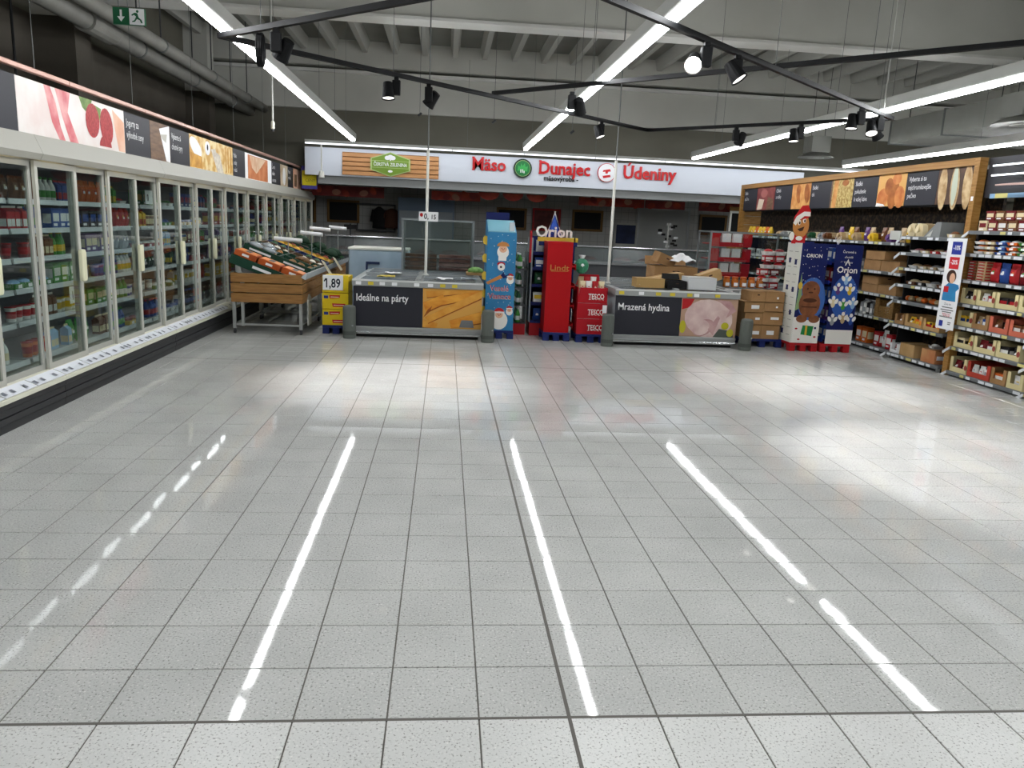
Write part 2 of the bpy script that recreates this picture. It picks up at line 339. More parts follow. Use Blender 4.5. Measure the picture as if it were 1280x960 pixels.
# ------------------------------------------------------------------ product kinds shared by the shelves
PAL = {'red': '#a81c22', 'dark red': '#6d1119', 'blue': '#24478f', 'pale blue': '#8fb3d6', 'green': '#3f8a35', 'dark green': '#1d4a2c', 'yellow': '#d6b02c', 'white': '#dcdcd8', 'cream': '#d8c9a2', 'orange': '#c8601f', 'brown': '#6a4022', 'black': '#1d1c1e', 'purple': '#5a3572', 'pink': '#c07a86', 'grey': '#8d9093', 'beige': '#b39a74'}
def pm(c): return mat('pack_' + c.replace(' ', '_'), PAL[c], .38)
def pm2(c): return mat('print_' + c.replace(' ', '_') + '_mottled', PAL[c], .4, col2='#e6e0d4', scale=26, contrast=(.52, .6))
PM = {}
def product(kind, c, c2):
    """mesh of one pack standing on z=0, front towards -Y, about 1 unit = real metres"""
    key = (kind, c, c2)
    if key in PM: return PM[key]
    b = MB(); A, B_ = pm(c), pm(c2)
    if kind == 'milk_carton':
        b.use(A).box(-.035, -.035, 0, .035, .035, .17)
        b.add([(-.035, -.035, .17), (.035, -.035, .17), (.035, .035, .17), (-.035, .035, .17), (-.035, 0, .205), (.035, 0, .205)], [(0, 1, 5, 4), (2, 3, 4, 5), (1, 2, 5), (3, 0, 4)])
        b.use(B_).box(-.036, -.003, .2, .036, .003, .222); b.rect(front(0, -.0355, 0), -.03, .03, .03, .1, 0); b.rect(east(.0355, 0, 0), -.03, .03, .03, .1, 0); b.rect(west(-.0355, 0, 0), -.03, .03, .03, .1, 0)
    elif kind == 'yogurt_tub':
        b.use(A).lathe([(.032, 0), (.034, .004), (.043, .1)], 12); b.use(B_).lathe([(.0455, .1), (.0455, .105), (.044, .107)], 12)
        b.use(B_).lathe([(.0362, .025), (.041, .075)], 12, cap=False)
    elif kind == 'bottle':
        b.use(A).lathe([(.034, 0), (.038, .008), (.038, .13), (.03, .165), (.014, .2), (.013, .225)], 12); b.use(B_).lathe([(.016, .22), (.016, .245)], 10); b.lathe([(.0388, .04), (.0388, .11)], 12, cap=False)
    elif kind == 'snack_box':
        b.use(A).box(-.07, -.045, 0, .07, .045, .15); F = front(0, -.0455, 0)
        b.use(B_).rect(F, -.055, .055, .055, .115, 0); b.use(PWHITE).rect(F, -.05, .02, .02, .04, 0); b.use(B_).rect(east(.0705, 0, 0), -.035, .04, .035, .11, 0); b.rect(west(-.0705, 0, 0), -.035, .04, .035, .11, 0)
        b.use(A).box(-.072, -.047, .135, .072, .047, .152)
    elif kind == 'food_pouch':
        vs = []; n = 6
        for j, (z, w_, d) in enumerate(((0, .06, .004), (.015, .06, .02), (.07, .058, .034), (.13, .058, .026), (.165, .06, .008), (.18, .06, .002))):
            vs += [(-w_, 0, z), (-w_*.6, -d, z), (w_*.6, -d, z), (w_, 0, z), (w_*.6, d, z), (-w_*.6, d, z)]
        b.use(A).add(vs, [(k*n+i, k*n+(i+1) % n, (k+1)*n+(i+1) % n, (k+1)*n+i) for k in range(5) for i in range(n)])
        b.use(B_).sphere((0, -.006, .085), (.038, .031, .04), 10, 6); b.use(PWHITE).rect(front(0, -.0385, 0), -.02, .075, .02, .095, 0)
    elif kind == 'tray_pack':
        b.use(B_).add([(-.07, -.05, 0), (.07, -.05, 0), (.07, .05, 0), (-.07, .05, 0), (-.085, -.062, .04), (.085, -.062, .04), (.085, .062, .04), (-.085, .062, .04)], [(3, 2, 1, 0), (4, 5, 6, 7), (0, 1, 5, 4), (1, 2, 6, 5), (2, 3, 7, 6), (3, 0, 4, 7)])
        b.use(A).sphere((0, 0, .038), (.072, .05, .03), 12, 6); b.use(PWHITE).rect(front(0, -.06, 0), -.03, .008, .03, .034, .001)
    elif kind == 'bread_loaf':
        b.use(A).prism([(-.06, 0), (.06, 0), (.066, .05), (.05, .095), (0, .108), (-.05, .095), (-.066, .05)], front(0, 0, 0), -.11, .11)
        b.use(B_).prism([(-.062, .02), (.062, .02), (.068, .055), (.052, .098), (0, .111), (-.052, .098), (-.068, .055)], front(0, 0, 0), -.05, .04)
        b.use(A).cyl((0, -.11, .05), (0, -.15, .06), .012, 6, .035)
    elif kind == 'bread_rolls':
        for x, y, r in ((-.075, -.03, .045), (.02, -.045, .047), (.09, .01, .04), (-.03, .05, .046), (.055, .06, .042)):
            b.use(A if x < 0 else B_).sphere((x, y, r*.72), (r, r*.92, r*.72), 10, 6)
    elif kind == 'baguette':
        b.use(A).sphere((0, 0, .03), (.034, .17, .03), 8, 10)
        for k in range(4): b.use(B_).box(-.02, -.12+k*.07, .055, .02, -.09+k*.07, .0625)
    PM[key] = b.mesh(kind, bevel=.004 if kind in ('snack_box',) else 0, smooth=kind in ('yogurt_tub', 'bottle', 'bread_rolls', 'baguette'))
    return PM[key]
KINDTXT = {'milk_carton': ('gabled milk carton', 'carton'), 'yogurt_tub': ('yogurt tub', 'tub'), 'bottle': ('plastic bottle', 'bottle'), 'snack_box': ('printed box', 'box'), 'food_pouch': ('plump pouch', 'pouch'), 'tray_pack': ('tray pack', 'tray'), 'bread_loaf': ('bagged bread loaf', 'bread'), 'bread_rolls': ('heap of bread rolls', 'rolls'), 'baguette': ('baguette', 'bread')}
def put(kind, c, c2, loc, rz, label, group, s=(1, 1, 1)):
    o = link(kind, product(kind, c, c2), None, loc, rz); o.scale = s
    return tag(o, label, KINDTXT[kind][1], group)

# ------------------------------------------------------------------ wall of refrigerators with sliding glass doors
KICK = mat('kick_plate_grey', '#2f3032', .5); HDRM = mat('header_enamel', '#9a9990', .5); FRAMEM = mat('door_frame_enamel', '#b0b0a7', .45); FPANE = pane_mat('fridge_pane', '#e6ecea', ior=1.5, haze=.008)
FIN = mat('cabinet_inside', '#6f7375', .6); SHELFM = mat('fridge_shelf', '#aeb3b4', .45)
TAGW = mat('price_tag_strip', '#dfe3ea', .35)
HANDLE = mat('handle_cream', '#d3d2b4', .4); LEDM = emission('cabinet_led', '#ffeab8', LED)
DX = -3.60           # door plane
Z0, Z1 = .27, 1.9
PAIR = 1.305
SHZ = [.36, .64, .9, 1.14, 1.37, 1.6]
def door(parent, y0, y1, x, handle_side, h=None):
    t = .042
    b = MB(); b.box(x, y0, Z0, x+.025, y0+t, Z1); b.box(x, y1-t, Z0, x+.025, y1, Z1); b.box(x, y0+t, Z0, x+.025, y1-t, Z0+.06); b.box(x, y0+t, Z1-.045, x+.025, y1-t, Z1)
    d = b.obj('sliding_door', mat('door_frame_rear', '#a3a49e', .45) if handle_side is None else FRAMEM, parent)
    MB().box(x+.009, y0+t, Z0+.06, x+.013, y1-t, Z1-.045).obj('door_glass', FPANE, d)
    if handle_side is not None:
        yy = y1-.03
        b = MB(); b.prism([(-.03, -.135), (.03, -.135), (.042, -.11), (.042, .11), (.03, .135), (-.03, .135), (-.042, .11), (-.042, -.11)], east(x+.025, yy, 1.075), 0, .035)
        b.obj('door_handle', HANDLE, d, bevel=.006)
    return d
WHICH = ['nearest, cut by the picture edge,', 'second nearest', 'third', 'fourth', 'fifth', 'sixth', 'farthest']
cab_n = 0
fr = random.Random(3)
PALROW = [['red', 'dark red', 'black', 'white', 'grey'], ['blue', 'white', 'pale blue', 'green', 'orange', 'red'], ['yellow', 'white', 'dark red', 'green', 'brown', 'blue'], ['dark red', 'blue', 'white', 'orange', 'yellow', 'green'], ['purple', 'pale blue', 'white', 'blue', 'dark green'], ['blue', 'grey', 'purple', 'white', 'brown']]
FK = ['snack_box', 'tray_pack', 'yogurt_tub', 'milk_carton', 'food_pouch', 'bottle', 'snack_box']
def cabinet(k0, npairs, last=False):
    global cab_n
    y0 = 4.11+PAIR*k0; y1 = 16.6 if last else y0+PAIR*npairs
    L = y1-y0
    lab = ['refrigerated cabinet nearest the camera, mostly outside the left edge', 'refrigerated cabinet with sliding glass doors under the strawberry and yogurt picture', 'refrigerated cabinet with sliding doors under the cheese board picture', 'refrigerated cabinet with sliding doors behind the near half of the vegetable stand', 'refrigerated cabinet with sliding doors under the peach coloured picture', 'farthest refrigerated cabinet, under the yellow flag sign'][cab_n]
    t = thing('refrigerated_cabinet', lab, 'refrigerator', (0, y0, 0), 0, 'wall of refrigerated cabinets')
    e = .002
    b = MB(); b.box(-4.4, e, .05, -3.50, L-e, .1); b.box(-3.50, e, .0, -3.475, L-e, .055); b.box(-3.50, e, .062, -3.465, L-e, .105); b.box(-3.50, e, .112, -3.472, L-e, .16); b.box(-3.50, e, .166, -3.462, L-e, .20); b.obj('kick_plate', KICK, t)
    b = MB(); b.prism([(-.9, .1), (0, .20), (.045, .205), (.045, .235), (-.075, .285), (-.9, .285)], Matrix(((1, 0, 0, -3.5), (0, 0, 1, 0), (0, 1, 0, 0), (0, 0, 0, 1))), e, L-e); b.obj('base_ledge', CREAMW, t)
    b = MB()
    for i in range(int(L/.435)):
        b.prism([(.04, .2445), (.042, .2475), (-.055, .288), (-.057, .285)], Matrix(((1, 0, 0, -3.5), (0, 0, 1, 0), (0, 1, 0, 0), (0, 0, 0, 1))), i*.435+.01, i*.435+.43)
    p = b.obj('price_strip', TAGW, t); b = MB(); q = random.Random(cab_n)
    yy = .05
    while yy < L-.1:
        f = Matrix(((0, 0.9, 0, -3.495), (1, 0, 0, yy), (0, -.42, 0, .2695), (0, 0, 0, 1)))
        b.add([Vector((-3.49+dx*.9, yy+dy, .2672-dx*.42+.0015)) for dx, dy in ((-.02, 0), (-.02, .035), (.02, .035), (.02, 0))], [(0, 1, 2, 3)]); yy += q.uniform(.07, .2)
    s = b.obj('price_print', mat('price_print', '#70747e', .5), p); s['kind'] = 'stuff'
    b = MB(); b.box(-4.45, e, .1, -4.38, L-e, 2.05); b.box(-4.38, e, 1.96, -3.7, L-e, 2.05); b.obj('inner_shell', FIN, t)
    # sloping white fascia with a lip that hides the lamps behind it
    b = MB(); b.prism([(-3.70, 1.90), (-3.60, 1.90), (-3.60, 1.965), (-3.545, 1.965), (-3.545, 1.905), (-3.525, 1.905), (-3.50, 1.95), (-3.56, 2.09), (-3.70, 2.09)], Matrix(((1, 0, 0, 0), (0, 0, 1, 0), (0, 1, 0, 0), (0, 0, 0, 1))), e, L-e); b.obj('header_fascia', HDRM, t)
    for i in range(int(L/PAIR+.6)):
        for hh in (0, 1):
            a0 = i*PAIR+hh*PAIR/2+.1
            if a0+.45 < L: MB().box(-3.597, a0, 1.955, -3.55, a0+.42, 1.964).obj('led_strip', LEDM, t)
    if k0 == -2: MB().box(-4.4, 0, .1, -3.62, .02, 2.0).obj('end_panel', FIN, t)
    if last: MB().box(-4.4, L-.03, .1, -3.56, L, 2.08).obj('end_panel', WHITE, t)
    for z in SHZ:
        xf = -3.72 if z < .5 else -3.80
        sh = MB().box(-4.38, .02, z-.018, xf, L-.02, z).obj('shelf', SHELFM, t)
        MB().prism([(0, -.03), (.012, -.03), (.006, .012), (0, .012)], Matrix(((1, 0, 0, xf), (0, 0, 1, 0), (0, 1, 0, z), (0, 0, 0, 1))), .02, L-.02).obj('price_rail', mat('rail_pale', '#c9cdd0', .4), sh)
    for i in range(npairs):
        a = i*PAIR
        door(t, a, a+PAIR/2+.03, DX, 1)
        if a+PAIR-.01 < L+.1: door(t, a+PAIR/2-.03, a+PAIR, DX-.032, None)
    # what stands on the shelves
    for i in range(npairs):
        kk = k0+i
        if kk < -1: continue
        for si, z in enumerate(SHZ):
            pal = PALROW[(kk*2+si) % 6] if kk > 0 else PALROW[(kk+1+(si % 2)) % 6]
            yy = y0+i*PAIR+.06; n = 0; kd = None
            step = 1.0 if kk < 4 else 1.7
            while True:
                if kd is None or n % 4 == 0: kd = fr.choice(FK); c = fr.choice(pal); c2 = fr.choice([x for x in ('white', 'red', 'blue', 'yellow', 'green', 'cream') if x != c]); sc = fr.uniform(.85, 1.1)
                if fr.random() < .06: yy += .12; n += 1; continue
                wd = {'milk_carton': .078, 'yogurt_tub': .098, 'bottle': .085, 'snack_box': .15, 'food_pouch': .13, 'tray_pack': .18}[kd]*step
                zs = min(sc, .205/.25) if kd in ('bottle', 'milk_carton') else min(sc*1.15, 1.15)
                if yy+wd > min(y0+(i+1)*PAIR-.05, y1-.06): break
                xx = (-3.80 if z < .5 else -3.88) + fr.uniform(-.02, .01)
                lb = '%s %s, %s along the %s fridge shelf, %s door pair' % (c, KINDTXT[kd][0], nth(n+1), ['bottom', 'second', 'third', 'fourth', 'fifth', 'top'][si], nth(kk+2))
                put(kd, c, c2, (xx, yy+wd/2, z+.001), PI/2, lb, 'chilled packs on the refrigerator shelves', (step*.96, 1, zs))
                yy += wd; n += 1
    cab_n += 1
for k0 in (-2, 0, 2, 4, 6): cabinet(k0, 2)
cabinet(8, 2, True)
# price cards inside the glass
def price_card(loc, w_, h, txt, label, small=''):
    t = thing('price_card', label, 'sign', loc)
    MB().box(0, -w_/2, 0, .003, w_/2, h).obj('card', PAPER, t)
    b = MB(); b.text(txt, east(.0035, 0, h*.22), -w_*.36, 0, h*.72, xs=.9, bold=.012); b.obj('lettering', MBLACK, t)
    if small: MB().text(small, east(.0035, 0, h*.5), w_*.1, 0, h*.4, xs=.9).obj('lettering', MBLACK, t)
for (y, z, a, bq, lb) in ((5.0, .72, '12', '', 'white price card reading twelve beside yellow packs inside fridge'), (5.75, .74, '1', '', 'white price card with a single digit inside the third fridge door'), (6.95, 1.62, '0', ',59', 'white price card hanging high behind the fourth fridge door')):
    price_card((DX-.15, y, z), .34 if bq else .2, .15, a, lb, bq)
# ------------------------------------------------------------------ pictures and slate boards above the refrigerators
PX = -3.645
def panel_east(y0, y1, z0, z1, label, name='promo_board', m=NAVYP, x=PX, loc_y=None):
    t = thing(name, label, 'board', (x, y0, z0), 0, 'boards above the refrigerators')
    MB().box(-.02, .003, 0, 0, y1-y0-.003, z1-z0).obj('board', m, t)
    return t, east(.0, 0, 0), y1-y0, z1-z0
def slate(y0, y1, lines, label, size=.1):
    t, M, w_, h = panel_east(y0, y1, 2.09, 2.505, label, 'slate_board')
    b = MB()
    for i, s in enumerate(lines): b.text(s, M, .045, h-.13-i*size*1.15, size, .0015, xs=.8)
    b.obj('lettering', PWHITE, t)
slate(2.2, 4.07, ['Čerstvé'], 'dark slate board at the left picture edge, before the yogurt picture', .09)
t, M, w_, h = panel_east(4.07, 6.05, 2.09, 2.505, 'large picture board of raspberries and pink yogurt above the fridge', 'picture_board', mat('yogurt_white', '#e2dfdb', .4, col2='#d9c9c4', scale=3))
PINK = mat('yogurt_pink', '#c9636b', .45, col2='#e0a7a5', scale=5, contrast=(.4, .7)); RASP = mat('raspberry', '#8e1f26', .5, col2='#b23a3c', scale=38); LEAF = mat('leaf_print', '#5d7a3a', .5, col2='#7f9a55', scale=12); SKINP = mat('print_peach', '#d9a284', .5, col2='#e6c6b0', scale=4)
b = MB(); b.use(PINK).flat([(.42, h), (.52, h), (.60, .3), (.66, .12), (.74, 0), (.64, 0), (.52, .14)], M, .001)
b.flat([(.60, h), (.86, h), (.80, .25), (.98, 0), (.82, 0), (.70, .2)], M, .0012); b.use(LEAF).flat([(1.02, h), (1.28, h), (1.2, .28), (1.08, .33)], M, .001); b.flat([(1.28, h-.03), (1.46, h-.05), (1.40, .22), (1.34, .2)], M, .0014)
b.use(RASP).ell(M, 1.27, .24, .14, .15, .0016, rot=-.3); b.ell(M, 1.56, .22, .14, .165, .0018, rot=.25); b.ell(M, 1.52, .035, .13, .1, .002, a0=0, a1=PI); b.use(SKINP).flat([(1.7, h-.02), (1.97, .3), (1.97, .02), (1.82, .02), (1.75, .2)], M, .0012)
b.obj('printed_picture', None, t)
slate(6.05, 6.73, ['Jogurty za', 'výhodné ceny'], 'slate board lettered about yogurts at good prices', .1)
BRW = mat('print_wood_brown', '#7a5f48', .5, col2='#5d4636', scale=5, stretch=(1, 1, 6))
t, M, w_, h = panel_east(6.73, 7.35, 2.09, 2.505, 'picture board of a white carton on brown wood', 'picture_board', BRW)
b = MB(); b.use(PWHITE).flat([(.28, h-.06), (w_-.02, h-.0), (w_-.02, .01), (w_-.15, .02)], M, .001); b.use(mat('print_soft_grey', '#b9b6ac', .5)).flat([(.30, h-.12), (w_-.1, h-.1), (w_-.14, .22), (.36, .25)], M, .002); b.obj('printed_picture', None, t)
slate(7.35, 8.04, ['Vyberte si', 'chutné syry'], 'slate board lettered about tasty cheeses', .1)
CHZ = mat('cheese_print', '#c89b4e', .5, col2='#e3cf9b', scale=7, contrast=(.42, .58)); CHB = mat('cheese_gold', '#b07a2a', .5, col2='#d3a14c', scale=9)
t, M, w_, h = panel_east(8.04, 10.04, 2.09, 2.505, 'picture board of assorted cheeses on a wooden plank', 'picture_board', CHZ)
b = MB(); b.use(PWHITE).ell(M, .25, .27, .25, .1, .001, rot=-.3); b.ell(M, .75, .30, .12, .09, .0012); b.use(MBLACK).ell(M, .75, .31, .03, .04, .002); b.use(CHB).flat([(.02, .02), (.5, .02), (.5, .17), (.02, .2)], M, .0014)
b.use(mat('cheese_rind_white', '#ddd6c6', .5, col2='#b8aca0', scale=14)).flat([(.9, .3), (1.1, .32), (1.42, .02), (1.2, .0)], M, .0016); b.flat([(1.15, .28), (1.32, .25), (1.5, .0), (1.36, .0)], M, .0018)
for i in range(6): b.use(CHB if i % 2 else CHZ).flat([(1.5+i*.07, .38), (1.56+i*.07, .4), (1.66+i*.05, .05), (1.56+i*.05, .03)], M, .002+i*.0002)
b.obj('printed_picture', None, t)
slate(10.04, 10.76, ['Maslo', 'a tuky', 'v akcii'], 'slate board with three short lines before the peach coloured picture', .09)
t, M, w_, h = panel_east(10.76, 12.67, 2.09, 2.505, 'picture board of pale ham slices on an orange ground', 'picture_board', PWHITE)
b = MB(); b.use(mat('ham_orange', '#b5673a', .5, col2='#c98358', scale=5)).rect(M, .18, .02, 1.6, h-.02, .001); b.use(mat('ham_pale', '#d8bfa2', .5, col2='#c79c7c', scale=5)).flat([(.3, h-.03), (1.45, h-.03), (.75, .12), (.45, .2)], M, .002); b.obj('printed_picture', None, t)
slate(12.67, 13.45, ['Čerstvé', 'mlieko', 'a smotana'], 'slate board with three short lines near the far fridge end', .1)
t, M, w_, h = panel_east(13.45, 14.15, 2.09, 2.505, 'narrow picture board of a milk jug near far fridge end', 'picture_board', mat('print_cream_brown', '#a9906e', .5, col2='#d5c8ae', scale=5))
b = MB(); b.use(PWHITE).ell(M, .35, .2, .14, .17, .001); b.obj('printed_picture', None, t)
slate(14.15, 14.73, ['Mäsové', 'výrobky'], 'slate board with two lines next to the yellow flag sign', .1)
t, M, w_, h = panel_east(14.73, 15.6, 2.09, 2.505, 'last narrow picture board behind the yellow flag sign', 'picture_board', SKINP)
b = MB(); b.use(BRW).rect(M, .1, .05, .4, .3, .001); b.obj('printed_picture', None, t)
t = thing('flag_sign', 'yellow flag sign with purple bands at the far fridge end', 'sign', (-3.56, 15.2, 2.12))
MB().box(0, 0, 0, .33, .012, .47).obj('sign_plate', mat('sign_purple', '#4a4395', .5), t); MB().box(.01, -.004, .07, .32, -.001, .38).obj('yellow_field', mat('sign_yellow', '#d8c81e', .5), t)
b = MB(); b.text('NAJLEPŠIE', front(0, -.005, 0), .03, .27, .07, xs=.85); b.text('CENY', front(0, -.005, 0), .08, .15, .08); b.obj('lettering', mat('sign_ink', '#5d571d', .6), t)
COPPER = mat('copper_tube', '#a67f72', .35, .35)
t = thing('copper_rail', 'copper coloured tube rail running along the tops of the boards', 'rail', (-3.61, 1.5, 2.565))
for i in range(9): MB().box(-.02, i*1.66, -.02, .02, i*1.66+1.655, .02).obj('tube', COPPER, t, bevel=.006)
for i in range(8): MB().cyl((0, .9+i*1.9, .0), (0, .9+i*1.9, 2.55), .0028, 5).obj('hanging_wire', MGREY, t)
# ------------------------------------------------------------------ lit sign over the meat counter
SY = 15.0
SIGNW = mat('sign_white', '#d3d8e0', .5)
t = thing('fascia_sign', 'long white fascia sign with red raised lettering over the meat counter', 'sign', (-3.45, SY, 2.41))
MB().box(0, 0, 0, 10.95, .08, .57).obj('sign_board', SIGNW, t)
MB().box(.25, .1, -.17, 11.3, .3, 0).obj('lower_band', mat('soffit_grey', '#8b8d8c', .6), t)
LRED = mat('letter_red', '#c0161b', .4); LGREEN = mat('logo_green', '#1f7a3d', .45); LDARK = mat('logo_dark_green', '#123022', .5); LBLACK = mat('letter_black', '#1b1b1d', .5); LEAFG = mat('badge_green', '#6f8f2c', .45); LEAFL = mat('badge_light_green', '#a9bd7a', .45)
M = front(0, -.002, 0)
def serif_text(body, x, y, size, name):
    b = MB(); b.text(body, M, x, y, size, .025, xs=1.05, bold=.022, thick=.05, spacing=1.04)
    return b.obj(name, LRED, t)
ox = 3.45
def letters(s, x0, x1, y, size):
    """raised red serif lettering spread from x0 to x1"""
    tmp = MB(); tmp.text(s, Matrix.Identity(4), 0, 0, 1, 0, bold=.022, thick=.05)
    ww = max(v[0] for v in tmp.v)-min(v[0] for v in tmp.v)
    xs = (x1-x0)/(ww*size)
    b = MB(); b.text(s, M, x0, y, size, .025, xs=xs, bold=.022, thick=.05)
    # slab serifs under and over the straight stems
    cur = 0
    for i, ch in enumerate(s):
        p = MB(); p.text(s[:i+1], Matrix.Identity(4), 0, 0, 1, 0, bold=.022, thick=.05)
        q = max(v[0] for v in p.v); prev = cur; cur = q
        l, r_ = prev+.04, q
        def ser(cx, yy): b.prism([(x0+(cx-.075)*size*xs, y+yy*size-.012), (x0+(cx+.075)*size*xs, y+yy*size-.012), (x0+(cx+.075)*size*xs, y+yy*size+.018), (x0+(cx-.075)*size*xs, y+yy*size+.018)], M, .012, .038)
        if ch in 'Mnh': ser(l+.06, .0); ser(r_-.06, .0)
        elif ch in 'D': ser(l+.06, .0); ser(l+.06, .70)
        elif ch in 'ÚU': ser(l+.05, .70); ser(r_-.05, .70)
        elif ch in 'i': ser((l+r_)/2, .0)
        if ch == 'M': ser(l+.05, .70); ser(r_-.05, .70)
    b.obj('raised_lettering', LRED, t)
k = 15.0/15.8
def sx(X): return -.4508+(X+.4508)*(SY+2.2522)/(15.8+2.2522)+3.45     # place read off the picture plane at 15.8 m, moved to the sign
letters('Mäso', sx(.10), sx(.85), .27, .36)
letters('Dunajec', sx(1.61), sx(2.78), .26, .37)
letters('Údeniny', sx(3.56), sx(4.80), .25, .37)
b = MB(); b.text('mäsovýroba -', M, sx(1.74), .12, .15, .02, xs=.93, bold=.02, thick=.03); b.obj('raised_lettering', LBLACK, t)
def disc(x, y, r, m, d0, d1, name='emblem', n=28):
    b = MB(); b.prism([(x+r*math.cos(2*PI*i/n), y+r*math.sin(2*PI*i/n)) for i in range(n)], M, d0, d1); return b.obj(name, m, t)
cx, cy = sx(1.25), .345
e = disc(cx, cy, .2, LDARK, 0, .05); b = MB(); b.use(LEAFL).ell(M, cx, cy, .17, .17, .052); b.use(LGREEN).ell(M, cx, cy, .162, .162, .053)
b.use(mat('logo_leaf', '#3fae56', .45)).flat([(cx-.11, cy-.05), (cx-.1, cy+.06), (cx-.05, cy+.03), (cx-.04, cy+.1), (cx, cy+.05), (cx+.04, cy+.11), (cx+.06, cy+.03), (cx+.11, cy+.05), (cx+.1, cy-.06)], M, .054)
b.use(PWHITE).rect(M, cx-.05, cy-.09, cx-.03, cy-.02, .055); b.rect(M, cx-.01, cy-.09, cx+.01, cy-.02, .055); b.rect(M, cx+.02, cy-.1, cx+.045, cy-.05, .055); b.obj('emblem_print', None, e)
cx = sx(3.18); e = disc(cx, cy, .2, LRED, 0, .05); b = MB(); b.use(PWHITE).ell(M, cx, cy, .19, .19, .052)
b.use(LRED).flat([(cx-.08, cy+.05), (cx+.07, cy+.08), (cx+.09, cy+.03), (cx+.03, cy+.02), (cx+.02, cy-.02), (cx-.03, cy-.02), (cx-.03, cy+.02), (cx-.09, cy+.01)], M, .053); b.flat([(cx-.09, cy-.07), (cx+.08, cy-.04), (cx+.09, cy-.09), (cx-.07, cy-.12)], M, .053); b.obj('emblem_print', None, e)
# slatted wooden field with the green badge
ST = mat('sign_slat', '#cf9a68', .5, col2='#c08a58', scale=5, stretch=(1, 1, 8))
x0, x1 = sx(-2.77), sx(-.64)
MB().box(x0, -.01, .03, x1, 0, .5).obj('slat_backing', mat('slat_gap', '#8a6039', .6), t)
for i in range(5): MB().box(x0, -.045, .03+i*.094, x1, -.01, .03+i*.094+.078).obj('slat', ST, t, bevel=.006)
cx, cy = sx(-1.71), .28
b = MB(); hexa = [(-.42, .12), (0, .25), (.42, .12), (.42, -.12), (0, -.25), (-.42, -.12)]
b.use(LEAFL).prism([(cx+p, cy+q) for p, q in hexa], M, .045, .08); b.use(LEAFG).flat([(cx+p*.93, cy+q*.92) for p, q in hexa], M, .0815)
b.use(LEAFL).rect(M, cx-.39, cy-.075, cx+.39, cy+.075, .0822); b.use(LEAFG).rect(M, cx-.385, cy-.066, cx+.385, cy+.066, .083)
b.use(PWHITE).ell(M, cx-.06, cy+.135, .06, .045, .084); b.ell(M, cx+.05, cy+.135, .06, .045, .0842); b.ell(M, cx, cy+.155, .06, .045, .0844); b.rect(M, cx-.015, cy+.08, cx+.015, cy+.14, .0845); b.ell(M, cx, cy-.14, .05, .025, .084)
b.text('ČERSTVÁ ZELENINA', M, cx, cy-.035, .1, .0845, xs=.78, align='CENTER', bold=.01); b.obj('badge', None, t)
# lamp washing the sign
SL = emission('sign_lamp_diffuser', '#f4f8ff', SIGNLAMP)
t = thing('sign_lamp', 'thin continuous tube lamp running along in front of the white sign', 'lamp', (-3.35, 14.45, 2.99))
MB().prism([(-.03, .0), (-.012, -.004), (-.012, .03), (.05, .07), (.05, .085), (-.03, .085)], Matrix(((0, 0, 1, 0), (1, 0, 0, 0), (0, 1, 0, 0), (0, 0, 0, 1))), 0, 12).obj('housing', HOUS, t)
for i in range(8):
    d = MB(); d.prism([(-.008, .002), (-.004, -.002), (.05, .062), (.046, .066)], Matrix(((0, 0, 1, 0), (1, 0, 0, 0), (0, 1, 0, 0), (0, 0, 0, 1))), i*1.5+.01, i*1.5+1.49); d.obj('diffuser', SL, t)
    MB().box(i*1.5+.01, -.034, .0, i*1.5+1.49, -.0305, .03).obj('front_glow', emission('lamp_front_glow', '#f4f8ff', 2.2), t)
for i in range(5): MB().cyl((.6+i*2.7, 0, .06), (.6+i*2.7, 0, 1.8), .004, 5).obj('hanging_wire', MGREY, t)
t = thing('pendant_spot', 'white pendant spotlight on a thin stem before the sign end', 'lamp', (-3.02, 14.44, 2.33))
MB().cyl((0, 0, .12), (0, 0, .73), .014, 8).obj('stem', WHITE, t); MB().lathe([(.055, 0), (.06, .01), (.05, .12), (.015, .14)], 14).obj('head', WHITE, t)

# ------------------------------------------------------------------ meat counter and the room behind it
CG = pane_mat('counter_glass', '#cdd4d3', .3, haze=.05)
CB = mat('counter_base', '#4b4d50', .5)
MEAT = mat('meat_dark_red', '#6b2322', .5, col2='#8f4a40', scale=9)
for i, (xa, xb, lb) in enumerate(((-3.0, .1, 'glass meat counter with chrome rail, left section behind the freezers'), (.12, 3.2, 'glass meat counter section behind the tall red display'), (3.22, 6.3, 'glass meat counter section at the right, near the bread shelves'))):
    t = thing('meat_counter', lb, 'counter', (xa, 14.7, 0), 0, 'meat counter sections'); L = xb-xa
    MB().box(0, .05, 0, L, 1.0, .78).obj('base', CB, t); MB().box(0, .0, .78, L, 1.05, .84).obj('worktop', STEEL, t)
    MB().prism([(0, .84), (.012, .84), (.1, 1.15), (.088, 1.15)], Matrix(((0, 0, 1, 0), (1, 0, 0, .03), (0, 1, 0, 0), (0, 0, 0, 1))), .02, L-.02).obj('front_glass', CG, t)
    MB().box(0, .10, 1.14, L, .55, 1.155).obj('top_glass', CG, t)
    MB().cyl((0, .08, 1.165), (L, .08, 1.165), .022, 10).obj('chrome_rail', STEEL, t)
    MB().box(0, .9, .84, L, 1.0, 1.1).obj('rear_ledge', MGREY, t)
    for j in range(5):
        a = .1+j*(L-.2)/5
        tr = tag(MB().use(STEEL).box(xa+a, 15.0, .842, xa+a+.5, 15.5, .87).use(MEAT).sphere((xa+a+.25, 15.25, .87), (.21, .2, .07), 12, 6).obj('meat_tray'), 'steel tray of dark red meat, %s from left in the %s counter section' % (nth(j+1), ('left', 'middle', 'right')[i]), 'tray', 'trays in the meat counter')
BB = mat('blackboard', '#101112', .6); BF = mat('board_frame_wood', '#7a5a2c', .5)
